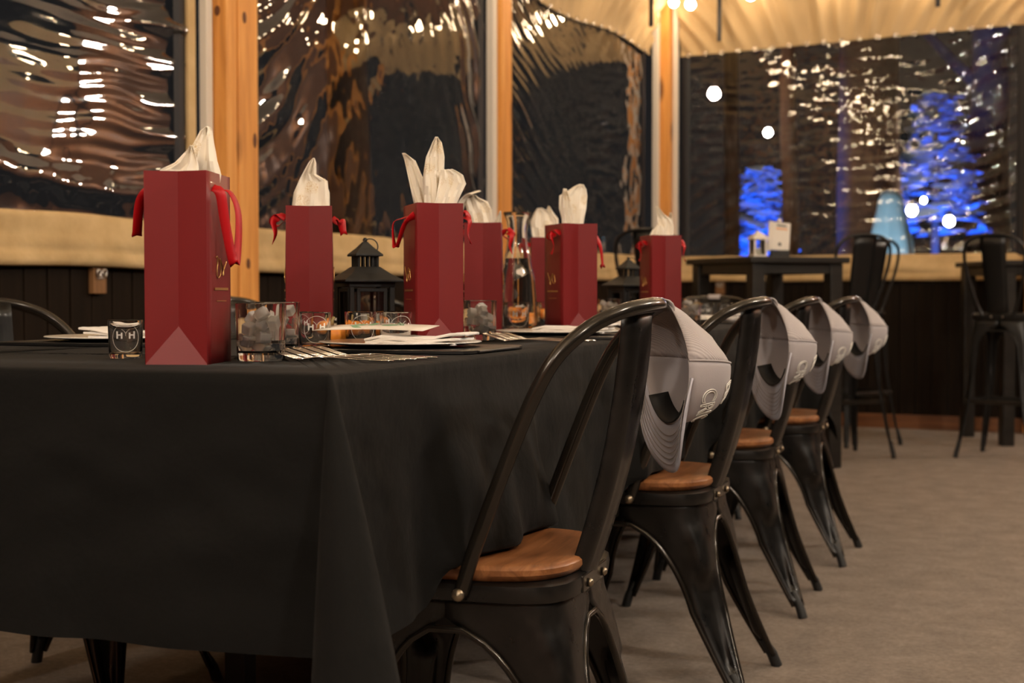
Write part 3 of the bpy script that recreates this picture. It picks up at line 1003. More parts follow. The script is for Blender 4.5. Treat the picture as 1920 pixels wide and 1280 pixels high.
rows.append([(min(-0.016, max(-W_T + 0.016, x)), min(L_T - 0.016, max(0.016, y)), TZ) for x, y, z in inner])
rows.append(inner)
rows.append([(bx + 0.0015 * cos(a), by + 0.0015 * sin(a), TZ - 0.0015) for bx, by, a, ck in per])
for k in range(NS + 1):
    t = k / NS
    rows.append([skirt_point(*per[i], t, acc[i]) for i in range(len(per))])
mb = MB().grid(rows, closed=True)
n = len(per)
mb.f.append(tuple(range(n)))
cloth = mb.build('tablecloth', 'black_cloth', loc=TAB_O, rz=TAB_A, smooth=True)
tag(cloth, 'black tablecloth draped over the long table with a corner fold', 'tablecloth')

# ================================================================== CAPS ON THE CHAIR BACKS
def text_outline(body, size):
    cu = bpy.data.curves.new('txt', 'FONT')
    cu.body = body
    cu.size = size
    cu.fill_mode = 'NONE'
    cu.bevel_depth = 0.0008
    cu.bevel_resolution = 1
    cu.resolution_u = 5
    o = bpy.data.objects.new('txt', cu)
    COL.objects.link(o)
    bpy.context.view_layer.update()
    dg = bpy.context.evaluated_depsgraph_get()
    me = bpy.data.meshes.new_from_object(o.evaluated_get(dg))
    v = [tuple(p.co) for p in me.vertices]
    f = [tuple(p.vertices) for p in me.polygons]
    bpy.data.objects.remove(o)
    bpy.data.meshes.remove(me)
    return v, f

RX, RY, RH = 0.078, 0.098, 0.102
def cap_pos(phi, t, off=0.0):
    """phi 0 = wearer's right, pi/2 = front; t 0 rim .. 1 crown top"""
    s = sin(phi)
    a = t * pi / 2
    if s >= 0:
        rho, zet = cos(a) ** 0.72, sin(a) ** 0.92
    else:
        kk = -s
        rho = cos(a) ** (0.72 + 0.45 * kk)
        zet = sin(a) ** (0.92 + 0.25 * kk)
    x = (RX + off) * cos(phi) * rho
    y = (RY + off) * s * rho + 0.012 * t
    z = (RH + off) * zet
    if s < 0:
        x *= 1 - 0.38 * s * s * (1 - t)
        z *= 1 - 0.45 * (-s) * (1 - t)
        z += 0.004 * wr_noise(x * 40, y * 40, 3) * (1 - t) * t * 4
    return Vector((x, y, z))

def make_cap():
    e = empty('baseball_cap')
    def panel(name, p0, p1, mat, n):
        P = []
        for i in range(13):
            t = i / 12
            P.append([cap_pos(p0 + (p1 - p0) * j / n, t) for j in range(n + 1)])
        return MB().grid(P).build(name, mat, e, smooth=True, solid=0.0018)
    panel('front_panel', radians(-4), radians(184), 'cap_front', 30)
    panel('back_panel', radians(184), radians(356), 'cap_mesh', 30)
    # seam between panels
    for ph in (radians(-4), radians(184)):
        MB().tube([cap_pos(ph, t / 10, 0.001) for t in range(11)], 0.0016, 6).build('seam', 'cap_front', e, smooth=True)
    MB().lathe([(0.007, 0), (0.006, 0.003), (0, 0.005)], 10).xf(Matrix.Translation((0, 0.012, RH))).build('button', 'cap_front', e, smooth=True)
    # sweatband
    P = []
    for z, o_ in ((-0.003, -0.002), (0.012, -0.005), (0.030, -0.009)):
        P.append([(cos(radians(a)) * (RX + o_), sin(radians(a)) * (RY + o_), z) for a in range(36, 145, 6)])
    MB().grid(P).build('sweatband', 'cap_band', e, smooth=True, solid=-0.002)
    # brim, curved
    def brim_pt(a, k):
        x0, y0 = cos(a) * RX, sin(a) * RY
        ln_ = 0.078 * (max(0.0, sin((a - radians(12)) / radians(156) * pi)) ** 0.33)
        x = x0 * (1 + 0.06 * k); y = y0 + ln_ * k
        z = 0.002 - 4.0 * x * x * k * (ln_ / 0.078) - 0.003 * k * (ln_ / 0.078)
        return Vector((x, y, z))
    P = []
    for i in range(9):
        P.append([brim_pt(radians(12 + 156 * j / 26), i / 8) for j in range(27)])
    br = MB().grid(P).build('brim', 'cap_brim', e, smooth=True, solid=0.003)
    for i in range(2, 8):
        MB().tube([brim_pt(radians(20 + 140 * j / 20), i / 8.4) + Vector((0, 0, -0.0034)) for j in range(21)], 0.0007, 5).build('stitching', 'cap_stitch', br)
    # strap hooked over the rail
    P = []
    for i in range(9):
        b = -pi * 0.1 + pi * 1.15 * i / 8
        P.append([(x * (0.030 - 0.006 * i / 8), -RY + 0.0125 - 0.0155 * sin(b), -0.012 + 0.0165 * cos(b)) for x in (-1, -.5, 0, .5, 1)])
    MB().grid(P).build('strap', 'cap_mesh', e, smooth=True, solid=-0.002)
    # embroidered outline letters, two rows
    for body, base_t, size in (('EBE', 0.52, 0.034), ('CRIC', 0.16, 0.036)):
        v, f = text_outline(body, size)
        xs = [p[0] for p in v]
        mid = (min(xs) + max(xs)) / 2
        q = []
        for (x, y, z) in v:
            phi = radians(24) + (x - min(xs)) / 0.088
            q.append(cap_pos(phi, base_t + y / (RH * 1.35), 0.0012 + z))
        MB().add(q, f).build('embroidery', 'cap_thread', e, smooth=True)
    return e

cap0 = make_cap()
def place_cap(i, chair, lx, label, yaw=0.0, tilt=0.0, grp='grey caps hung on the chair backs'):
    c = cap0 if i == 0 else copy_tree(cap0)
    cm = Matrix.Translation(chair.location) @ Matrix.Rotation(chair.rotation_euler.z, 4, 'Z')
    ax = abs(lx)
    ry = -0.282 + 0.9 * ax * ax * 3.0 * 0.9
    rz = 0.850 - 0.9 * ax * ax
    # cap axes: front (y) -> down, up (z) -> outward (chair -y)
    yv = Vector((0, -sin(tilt), -cos(tilt)))
    zv = Vector((0, -cos(tilt), sin(tilt)))
    Rz = Matrix.Rotation(yaw, 3, 'Z')
    yv = Rz @ yv; zv = Rz @ zv
    xv = yv.cross(zv)
    M = Matrix((xv, yv, zv)).transposed().to_4x4()
    top = Vector((lx, ry, rz + 0.013))
    M.translation = top + yv * (RY + 0.002) + zv * 0.012
    M = cm @ M
    c.matrix_world = M
    c.location = M.to_translation()
    c.rotation_euler = M.to_euler()
    tag(c, label, 'cap', grp)
    return c
place_cap(0, CHAIRS[0], 0.085, 'pale grey cap hanging on the nearest chair back, brim down', 0.66, 0.05)
place_cap(1, CHAIRS[1], 0.085, 'pale grey cap hanging on the second chair back from the camera', 0.70, 0.05)
place_cap(2, CHAIRS[2], 0.085, 'pale grey cap hanging on the third chair back, half behind another cap', 0.66, 0.05)
place_cap(3, CHAIRS[3], 0.085, 'smallest grey cap, hanging on the farthest chair back of the right row', 0.72, 0.05)
place_cap(4, CHAIRS[7], 0.0, 'grey cap strap looped over the chair rail at the head of the table', 0.0, 0.05)

# ================================================================== GIFT BAGS
BW, BD, BH = 0.088, 0.125, 0.268     # gusset (x), front face (y), height
def bag_body(e):
    hx, hy = BW / 2, BD / 2
    mb = MB()
    for sy in (-1, 1):          # gusset sides
        y = sy * hy
        zf = 0.052
        v = [(-hx, y, 0), (hx, y, 0), (hx, y, zf), (0, y - sy * 0.012, zf + 0.001), (-hx, y, zf),
             (-hx, y, BH), (0, y - sy * 0.013, BH), (hx, y, BH)]
        f = [(0, 1, 3), (0, 3, 4), (1, 2, 3), (4, 3, 6, 5), (3, 2, 7, 6)]
        if sy > 0: f = [tuple(reversed(q)) for q in f]
        mb.add(v, f)
    body = mb.build('gusset', 'bag_paper', e, solid=0.0008)
    fr = MB()
    for sx in (-1, 1):
        x = sx * hx
        fr = MB()
        P = []
        for i in range(7):
            z = BH * i / 6
            P.append([(x + sx * 0.003 * sin(pi * j / 6) * sin(pi * i / 6), -hy + BD * j / 6, z) for j in range(7)])
        fr.grid(P)
        if sx < 0: fr.f = [tuple(reversed(q)) for q in fr.f]
        fo = fr.build('face_panel', 'bag_paper', e, smooth=True, solid=0.0008)
        # gold script and rule printed on the face
        s = []
        for i in range(40):
            t = i / 39
            s.append((x + sx * 0.0038, sx * (-0.030 + 0.05 * t) + 0.006 * sin(t * 21), 0.135 + 0.016 * sin(t * 13 + 1) * (1 - .4 * t)))
        MB().tube(s, 0.0008, 5).build('gold_script', 'gold', fo)
        MB().box(x + sx * 0.0036, 0, 0.105, 0.0006, 0.070, 0.0035).build('gold_line', 'gold', fo)
        MB().box(x + sx * 0.0034, 0, 0.088, 0.0006, 0.050, 0.0012).build('gold_line', 'gold', fo)
    MB().box(0, 0, 0.001, BW - 0.002, BD - 0.002, 0.002).build('base', 'bag_paper', e)

def ribbon(e, pts, wd=0.0145, tw=0.55, name='ribbon'):
    pts = catmull(pts, 6)
    P = []
    N = len(pts)
    for i, p in enumerate(pts):
        T = (pts[min(i + 1, N - 1)] - pts[max(i - 1, 0)]).normalized()
        side_ = Vector((cos(tw * 3 * i / N), 0.25 + sin(tw * 3 * i / N), 0.2))
        side_ = (side_ - T * side_.dot(T)).normalized()
        P.append([p - side_ * wd / 2, p + T * 0 + side_.cross(T) * 0.0004, p + side_ * wd / 2])
    return MB().grid(P).build(name, 'ribbon', e, smooth=True, solid=-0.0008)

def tissue(e, rows, pleat=0.006, seed=0, yaw=0.0, bend=0.0):
    """rows: (z above bag rim, x left, x right, y)"""
    P = []
    R = []
    for i in range(len(rows) - 1):
        for k in range(3):
            t = k / 3
            R.append(tuple(a + (b - a) * t for a, b in zip(rows[i], rows[i + 1])))
    R.append(rows[-1])
    for (z, xl, xr, y) in R:
        row = []
        for j in range(11):
            q = j / 10
            x = xl + (xr - xl) * q
            crease = pleat * (abs(((q * 2.4 + seed * 0.37 + z * 6) % 1.0) - 0.5) * 2 - 0.5) * 2
            row.append(Vector((x, y + crease + 0.005 * wr_noise(x * 30 + seed, z * 22, seed), BH + z + 0.003 * wr_noise(x * 40, z * 20, seed + 5))))
        P.append(row)
    mb = MB().grid(P)
    mb.xf(Matrix.Rotation(yaw, 4, 'Z'))
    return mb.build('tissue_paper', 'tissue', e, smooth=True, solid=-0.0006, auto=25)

def gift_bag(p, yaw, label, sheets, left_rib, right_rib):
    e = empty('gift_bag', p, yaw)
    bag_body(e)
    for s in sheets:
        tissue(e, *s[:1], **(s[1] if len(s) > 1 else {}))
    for pts in left_rib + right_rib:
        ribbon(e, pts)
    tag(e, label, 'gift bag', 'red gift bags on the long table')
    return e

hx = BW / 2
def rib_loop(sx, long=0.12, out=0.03, y=0.0):
    x = sx * hx
    return [[(x, y - 0.022, BH - 0.022), (x + sx * 0.012, y - 0.024, BH - 0.030), (x + sx * out * .7, y - 0.018, BH - long * .55),
             (x + sx * out, y - 0.002, BH - long), (x + sx * out * 1.1, y + 0.012, BH - long * .9), (x + sx * out * 1.05, y + 0.024, BH - long * .45),
             (x + sx * 0.014, y + 0.024, BH - 0.026), (x, y + 0.022, BH - 0.022)]]
def rib_bow(sx, y=0.0, tail=0.05):
    x = sx * hx
    return [[(x, y - 0.015, BH - 0.024), (x + sx * 0.016, y - 0.012, BH - 0.016), (x + sx * 0.028, y, BH - 0.028), (x + sx * 0.016, y + 0.012, BH - 0.036), (x, y + 0.015, BH - 0.026)],
            [(x + sx * 0.014, y - 0.01, BH - 0.022), (x + sx * 0.024, y - 0.016, BH - 0.030), (x + sx * 0.020, y - 0.02, BH - 0.024 - tail * .6), (x + sx * 0.026, y - 0.018, BH - 0.024 - tail)]]
T1 = [([(-0.07, -0.036, 0.036, 0.01), (0.0, -0.030, 0.046, 0.008), (0.02, -0.006, 0.040, 0.006), (0.045, 0.006, 0.034, 0.01), (0.062, 0.014, 0.031, 0.012), (0.068, 0.022, 0.027, 0.013)], dict(seed=1)),
      ([(-0.07, -0.036, 0.03, -0.02), (0.004, -0.034, 0.022, -0.022), (0.014, -0.014, 0.02, -0.02), (0.034, 0.004, 0.014, -0.018), (0.040, 0.009, 0.012, -0.018)], dict(seed=2))]
T2 = [([(-0.07, -0.034, 0.034, 0), (0.0, -0.034, 0.038, 0.0), (0.03, -0.030, 0.038, 0.004), (0.052, -0.020, 0.036, 0.006), (0.066, -0.012, 0.014, 0.004), (0.088, 0.0, 0.014, 0.0), (0.098, 0.008, 0.011, 0.0)], dict(seed=3)),
      ([(-0.07, -0.02, 0.038, 0.03), (0.0, -0.012, 0.040, 0.03), (0.03, 0.004, 0.040, 0.032), (0.05, 0.020, 0.034, 0.03), (0.058, 0.028, 0.031, 0.03)], dict(seed=4))]
T3 = [([(-0.06, -0.03, 0.012, -0.02), (0.0, -0.020, 0.016, -0.02), (0.05, -0.022, 0.018, -0.015), (0.09, -0.016, 0.020, -0.012), (0.118, -0.004, 0.016, -0.012), (0.128, 0.002, 0.007, -0.012)], dict(seed=5)),
      ([(-0.06, -0.03, 0.0, 0.01), (0.0, -0.034, -0.004, 0.01), (0.05, -0.046, -0.014, 0.012), (0.085, -0.052, -0.03, 0.014), (0.098, -0.056, -0.050, 0.014)], dict(seed=6)),
      ([(-0.06, -0.01, 0.036, -0.03), (0.0, -0.004, 0.040, -0.03), (0.04, 0.006, 0.058, -0.028), (0.055, 0.008, 0.052, -0.026), (0.066, 0.012, 0.030, -0.026)], dict(seed=7))]
T4 = [([(-0.06, -0.03, 0.03, 0), (0.0, -0.034, 0.024, 0), (0.03, -0.040, 0.020, 0.0), (0.052, -0.046, 0.010, 0.004), (0.064, -0.040, -0.012, 0.006), (0.070, -0.030, -0.020, 0.006)], dict(seed=8)),
      ([(-0.06, 0.01, 0.040, 0.02), (0.0, 0.022, 0.043, 0.02), (0.02, 0.034, 0.042, 0.02), (0.032, 0.039, 0.041, 0.02)], dict(seed=9))]
T5 = [([(-0.06, -0.036, 0.036, 0), (0.0, -0.038, 0.036, 0), (0.05, -0.046, 0.03, 0.004), (0.075, -0.034, 0.018, 0.006), (0.09, -0.024, -0.010, 0.006)], dict(seed=10)),
      ([(-0.06, -0.01, 0.04, 0.02), (0.0, 0.0, 0.043, 0.02), (0.06, -0.002, 0.040, 0.02), (0.085, 0.004, 0.022, 0.02), (0.098, 0.010, 0.014, 0.02)], dict(seed=11))]
T6 = [([(-0.06, -0.03, 0.036, 0), (0.0, -0.022, 0.034, 0), (0.04, -0.030, 0.044, 0.004), (0.07, -0.026, 0.046, 0.006), (0.088, 0.004, 0.042, 0.006), (0.10, 0.026, 0.034, 0.006)], dict(seed=12)),
      ([(-0.06, -0.03, 0.01, -0.02), (0.0, -0.030, 0.0, -0.02), (0.06, -0.030, -0.008, -0.018), (0.086, -0.026, -0.018, -0.016)], dict(seed=13))]
T7 = [([(-0.06, -0.02, 0.036, 0), (0.0, -0.012, 0.038, 0), (0.03, -0.008, 0.042, 0.004), (0.05, -0.010, 0.036, 0.006), (0.064, -0.012, 0.012, 0.006), (0.086, -0.012, -0.004, 0.006)], dict(seed=14)),
      ([(-0.06, -0.036, 0.0, -0.02), (0.0, -0.040, 0.008, -0.02), (0.018, -0.030, 0.006, -0.02), (0.030, -0.014, 0.0, -0.018)], dict(seed=15)),
      ([(-0.06, 0.01, 0.04, 0.02), (0.0, 0.016, 0.042, 0.02), (0.05, 0.030, 0.043, 0.02), (0.068, 0.034, 0.038, 0.02)], dict(seed=16))]

def bag_at(u, depth, yaw, *a):
    p = on_table(u, depth)
    # the given column is the centre of the near gusset
    c = p + Vector((-sin(yaw), cos(yaw), 0)) * (BD / 2)
    return gift_bag(c, yaw, *a)
bag_at(330, 1.965, -0.06, 'large nearest red gift bag with long ribbon loop and white tissue', T1, rib_loop(-1, 0.085, 0.03), rib_loop(1, 0.125, 0.024, -0.012))
bag_at(580, 2.74, 0.13, 'red gift bag with a single white tissue peak, left of the near lantern', T2, rib_bow(-1, -0.03), rib_loop(1, 0.05, 0.022))
bag_at(826, 2.66, 0.28, 'red gift bag with tall spiky tissue, right of the near lantern', T3, rib_loop(-1, 0.08, 0.03, -0.02), rib_bow(1, 0.0))
bag_at(905, 3.38, -0.02, 'red gift bag with curled-over tissue, behind the carafe', T4, rib_bow(-1), rib_bow(1))
bag_at(1024, 4.25, 0.02, 'red gift bag half hidden between the carafe and another bag', T5, rib_bow(-1), rib_bow(1))
bag_at(1088, 3.43, 0.34, 'red gift bag with wide tissue sheet, right of the carafe', T6, rib_bow(-1, -0.03), rib_loop(1, 0.10, 0.04))
bag_at(1250, 4.10, 0.20, 'farthest red gift bag, right of the far lantern', T7, rib_bow(-1), rib_bow(1))

# curled sheet between the third and fourth bags (tissue bending over)
bpar = bpy.data.objects.get('gift_bag.003')
P = []
for i in range(15):
    t = i / 14
    a = t * 2.5
    cx, cz = 0.002 + 0.052 * (1 - cos(a)) * 0.5 - 0.045, 0.0 + 0.075 * sin(a * 0.72)
    P.append([Vector((cx - 0.02 + 0.01 * q, -0.02 + 0.03 * q + 0.004 * wr_noise(t * 6, q), BH + cz + 0.006 * q)) for q in (-1, -.4, .3, 1)])
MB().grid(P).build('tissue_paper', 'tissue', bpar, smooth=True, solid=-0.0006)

# ================================================================== TABLEWARE
def make_plate():
    o = MB().lathe([(0.0, 0.0022), (0.06, 0.0012), (0.085, 0.0012), (0.10, 0.0035), (0.138, 0.0078), (0.142, 0.009), (0.140, 0.0105), (0.10, 0.0062), (0.085, 0.0042), (0.0, 0.0042)], 48).build('plate', 'plate_white', None, smooth=True)
    return o
def make_board():
    e = empty('placemat')
    P = []
    for z, k in ((0.0, 0.985), (0.001, 1.0), (0.0055, 1.0), (0.0065, 0.985)):
        P.append([(*superell(2 * pi * j / 64, 0.172 * k, 0.150 * k, 14), z) for j in range(64)])
    mb = MB().grid(P, closed=True)
    mb.f.append(tuple(range(63, -1, -1))); mb.f.append(tuple(3 * 64 + j for j in range(64)))
    mb.build('board', 'black_board', e, smooth=True, auto=30)
    MB().box(0.1735, 0, 0.0033, 0.004, 0.20, 0.004).build('end_cap', 'steel_stool', e, bevel=0.001)
    return e
def make_napkin(seed):
    rnd = random.Random(seed)
    e = empty('napkin')
    for k in range(3):
        P = []
        for i in range(13):
            t = i / 12
            row = []
            for j in range(7):
                q = -1 + 2 * j / 6
                x = -0.075 + 0.16 * t + 0.008 * k * (1 if t > .5 else -.4)
                z = 0.0025 + k * 0.0046 + 0.004 * sin(t * 5 + k) * 0.4 + 0.003 * wr_noise(t * 4 + seed, q * 2, k) - 0.006 * smooth01((0.18 - t) / 0.18) + 0.010 * smooth01((t - .55) / .3) * (k / 4)
                row.append((x, q * (0.045 - 0.012 * abs(t - .6)) + 0.004 * k, max(0.0008 + k * 0.002, z)))
            P.append(row)
        MB().grid(P).build('fold', 'napkin_white', e, smooth=True, solid=-0.0044, bevel=0.0015)
    return e
plate0, board0, nap0 = make_plate(), make_board(), make_napkin(5)
def setting(i, x, y, yaw, lbl):
    b = board0 if i == 0 else copy_tree(board0)
    b.location = tab(x, y, TZ + 0.0005); b.rotation_euler = (0, 0, TAB_A + yaw)
    tag(b, 'black rectangular placemat board ' + lbl, 'placemat', 'black placemat boards')
    p = plate0 if i == 0 else copy_tree(plate0)
    p.location = tab(x - 0.01 * cos(yaw), y, TZ + 0.0065)
    tag(p, 'round white plate on the placemat ' + lbl, 'plate', 'white plates on the table')
    n = nap0 if i == 0 else copy_tree(nap0)
    n.location = tab(x + 0.03, y - 0.03 * cos(yaw), TZ + 0.0065 + 0.0062); n.rotation_euler = (0, 0, TAB_A + yaw + 0.06)
    tag(n, 'folded white cloth napkin on the plate ' + lbl, 'napkin', 'folded napkins on the plates')
setting(0, -0.20, 0.69, 0, 'nearest the camera on the right side')
setting(1, -0.168, 1.49, 0, 'in front of the second chair on the right')
setting(2, -0.20, 2.24, 0, 'in front of the third chair on the right')
setting(3, -0.20, 3.20, 0, 'in front of the farthest chair on the right')
setting(4, -W_T + 0.19, 0.80, pi, 'at the left behind the nearest gift bag')
setting(5, -W_T + 0.20, 1.90, pi, 'behind the near lantern on the left side')
setting(6, -W_T + 0.20, 2.90, pi, 'behind the carafe on the left side')

# menu card on the first napkin
def card_z(t, q):
    return 0.001 + 0.003 * sin(t * 3) + 0.007 * q
e = empty('menu_card', tab(-0.26, 0.70, TZ + 0.0335), TAB_A + 0.10)
P = []
for i in range(9):
    t = i / 8
    P.append([(-0.10 + 0.20 * t, -0.05 + 0.10 * q, card_z(t, q)) for q in (0, .5, 1)])
MB().grid(P).build('card', 'card_white', e, smooth=True, solid=-0.0008)
for k, (lx, ly, la) in enumerate(((-0.04, 0.02, .4), (-0.015, 0.025, 1.2), (0.02, 0.015, .2), (0.035, 0.03, 2.0), (-0.03, -0.02, 2.4))):
    q = [(0.016 * cos(a), 0.006 * sin(a), 0) for a in [x * pi / 4 for x in range(8)]]
    M = Matrix.Translation((lx, ly, card_z((lx + .1) / .2, (ly + .05) / .1) + 0.0012)) @ Matrix.Rotation(0.2, 4, 'X') @ Matrix.Rotation(la, 4, 'Z')
    MB().add([M @ Vector(p) for p in q], [tuple(range(8))]).build('leaf_print', 'leaf_ink', e)
tag(e, 'white menu card with green leaf print resting on the near napkin', 'menu card')

# forks
def make_fork():
    P = []
    prof = [(0.0, 0.0045, 0.0015), (0.02, 0.0060, 0.0018), (0.06, 0.0046, 0.003), (0.10, 0.0030, 0.005), (0.122, 0.0034, 0.005), (0.134, 0.0085, 0.0035), (0.145, 0.0110, 0.002), (0.152, 0.0112, 0.0018)]
    v = []
    for x, hw, z in prof:
        P.append([Vector((x, -hw, z)), Vector((x, 0, z - 0.0006)), Vector((x, hw, z))])
    mb = MB().grid(P)
    for k in range(4):
        y = -0.0099 + k * 0.0066
        Q = []
        for t in (0, .4, .8, 1.0):
            x = 0.150 + 0.050 * t
            wd = 0.0017 * (1 - .45 * t)
            Q.append([Vector((x, y - wd, 0.0018 + 0.014 * t)), Vector((x, y + wd, 0.0018 + 0.014 * t))])
        mb.grid(Q)
    return mb.build('fork', 'chrome', None, smooth=True, solid=-0.0016)
fork0 = make_fork()
fi = 0
def forks(x, y, n, lbl, grp):
    global fi
    for k in range(n):
        o = fork0 if fi == 0 else copy_tree(fork0)
        fi += 1
        o.location = tab(x + 0.004 * k, y + 0.031 * k, TZ + 0.0018)
        o.rotation_euler = (0, 0, TAB_A + pi + random.uniform(-.03, .03))
        tag(o, f'{["first", "second", "third", "fourth", "fifth"][k]} silver fork from the camera, {lbl}', 'fork', grp)
forks(-0.035, 0.27, 5, 'beside the nearest plate on the right', 'forks of the nearest place setting')
forks(-0.03, 1.15, 4, 'beside the plate before the second chair', 'forks of the second place setting')
forks(-0.03, 1.98, 3, 'beside the plate before the third chair', 'forks of the third place setting')

# tumblers ---------------------------------------------------------
def tumbler_mesh(r, h, wall=0.003, basez=0.010, facets=0):
    n = 40
    md = None
    if facets:
        md = lambda a: 1 - 0.02 * (0.5 - 0.5 * cos(a * facets))
    prof = [(0.0, 0.0), (r * .90, 0.0), (r * .94, 0.003), (r, h - 0.001), (r - wall * .5, h), (r - wall, h - 0.001), (r * .94 - wall, basez + 0.003), (r * .85 - wall, basez), (0.0, basez)]
    return MB().lathe(prof, n, mod=md)
def make_water_tumbler():
    e = empty('water_tumbler')
    r, h = 0.0372, 0.084
    tumbler_mesh(r, h, 0.0028, 0.012).build('glass', 'glass', e, smooth=True, auto=40)
    lv = 0.030
    MB().lathe([(0, 0.0123), (r * .85 - 0.003, 0.0123), (r * .945 - 0.0029, 0.0155), (r * .985 - 0.0029, lv), (0, lv)], 32).build('water', 'water', e, smooth=True, auto=40)
    rnd = random.Random(3)
    for k in range(14):
        a = k * 1.25
        M = Matrix.Translation((0.0195 * cos(a) * (k % 4 > 0), 0.0195 * sin(a) * (k % 4 > 0), 0.023 + 0.0036 * k)) @ Matrix.Rotation(rnd.uniform(0, 3), 4, 'X') @ Matrix.Rotation(rnd.uniform(0, 3), 4, 'Z')
        MB().box(0, 0, 0, 0.0165, 0.0155, 0.014).xf(M).build('ice_cube', 'ice', e, bevel=0.002)
    return e
wt0 = make_water_tumbler()
wi = 0
def water_tumbler(u, d, label):
    global wi
    o = wt0 if wi == 0 else copy_tree(wt0); wi += 1
    o.location = on_table(u, d) + Vector((0, 0, 0.0008)); o.rotation_euler = (0, 0, wi * 1.3)
    tag(o, label, 'glass', 'tumblers of iced water on the table')
water_tumbler(489, 2.08, 'tumbler of iced water just right of the nearest gift bag')
water_tumbler(520, 2.36, 'tumbler of iced water partly behind the nearest tumbler')
water_tumbler(899, 3.02, 'tumbler of iced water left of the carafe')
water_tumbler(1142, 4.20, 'tumbler of iced water left of the far lantern')
water_tumbler(1293, 4.55, 'tumbler just right of the farthest gift bag')

def make_shot():
    e = empty('rocks_glass')
    r, h = 0.0262, 0.058
    g = tumbler_mesh(r, h, 0.0022, 0.007).build('glass', 'glass', e, smooth=True, auto=40)
    # etched round emblem: ring, posts and an antler mark
    def surf(x, z, off=0.0004):
        rr = r * (0.94 + 0.06 * z / h) + off
        a = -pi / 2 + x / r
        return Vector((rr * cos(a), rr * sin(a), z))
    MB().tube([surf(0.021 * cos(x * pi / 20), 0.031 + 0.021 * sin(x * pi / 20)) for x in range(40)], 0.00028, 4, closed=True).build('etched_ring', 'frost', g)
    mb = MB()
    for x in (-0.013, -0.006, 0.006, 0.013):
        mb.add([surf(x - .0012, .030), surf(x + .0012, .030), surf(x + .0012, .041 - (abs(x) < .01) * .002), surf(x - .0012, .041 - (abs(x) < .01) * .002)], [(0, 1, 2, 3)])
    for x0, x1 in ((-0.013, -0.006), (0.006, 0.013)):
        mb.add([surf(x0, .0345), surf(x1, .0345), surf(x1, .0365), surf(x0, .0365)], [(0, 1, 2, 3)])
    mb.build('etched_letters', 'frost', g, solid=0.0002)
    MB().tube([surf(-0.006, .044), surf(-0.003, .042), surf(0, .038), surf(0, .034)], 0.0003, 4).tube([surf(0.006, .044), surf(0.003, .042), surf(0, .038)], 0.0003, 4).build('etched_antler', 'frost', g)
    return e
sh0 = make_shot()
si = 0
def rocks_glass(u, d, label, k=1.12):
    global si
    o = sh0 if si == 0 else copy_tree(sh0); si += 1
    o.location = on_table(u, d) + Vector((0, 0, 0.0008))
    o.rotation_euler = (0, 0, -(u - 960) / FPX + (0.0 if si == 1 else random.uniform(-0.5, 0.5)))
    o.scale = (k, k, k)
    tag(o, label, 'glass', 'small etched glasses on the table')
rocks_glass(235, 2.16, 'small clear glass with etched round emblem left of the nearest bag', 1.0)
rocks_glass(558, 2.62, 'small etched glass beside the second iced tumbler')
rocks_glass(590, 2.52, 'small etched glass standing before the second gift bag')
rocks_glass(676, 2.63, 'small etched glass in front of a mini pumpkin, left of the lantern')
rocks_glass(724, 2.68, 'small etched glass in front of the near lantern')
rocks_glass(742, 2.54, 'small etched glass at the right foot of the near lantern')
rocks_glass(968, 3.68, 'small etched glass in front of the carafe', 1.32)
rocks_glass(1029, 3.74, 'small etched glass just right of the carafe', 1.32)
rocks_glass(1192, 4.05, 'small etched glass in front of the far lantern')
rocks_glass(1324, 5.15, 'small etched glass on the far table end')
rocks_glass(1362, 5.22, 'rightmost small etched glass on the far table end')

def make_pumpkin():
    e = empty('mini_pumpkin')
    r, h = 0.026, 0.036
    prof = []
    for i in range(13):
        a = -pi / 2 + pi * i / 12
        prof.append((max(0.0, r * cos(a) ** 0.75) if 0 < i < 12 else 0.0, h / 2 + h / 2 * sin(a) * (1 - 0.18 * (i > 10))))
    MB().lathe(prof, 48, mod=lambda a: 1 - 0.07 * abs(cos(a * 5))).build('body', 'pumpkin', e, smooth=True)
    MB().tube([(0, 0, h - 0.004), (0.001, 0, h + 0.006), (0.005, 0.001, h + 0.011)], [0.004, 0.0026, 0.003], 6).build('stem', 'stem', e, smooth=True)
    return e
pk0 = make_pumpkin()
pi_ = 0
def pumpkin(u, d, label, k=1.15):
    global pi_
    o = pk0 if pi_ == 0 else copy_tree(pk0); pi_ += 1
    o.location = on_table(u, d) + Vector((0, 0, 0.0005)); o.rotation_euler = (0, 0, pi_ * 0.7)
    o.scale = (k, k, k)
    tag(o, label, 'pumpkin', 'mini orange pumpkins on the table')
pumpkin(622, 2.66, 'mini orange pumpkin at the foot of the second gift bag')
pumpkin(655, 2.735, 'mini orange pumpkin left of the near lantern')
pumpkin(697, 2.76, 'mini orange pumpkin right before the near lantern')
pumpkin(946, 4.00, 'mini orange pumpkin behind the carafe at its left', 1.35)
pumpkin(978, 4.10, 'mini orange pumpkin behind the carafe at its centre', 1.35)
pumpkin(1008, 3.93, 'mini orange pumpkin behind the carafe at its right', 1.35)

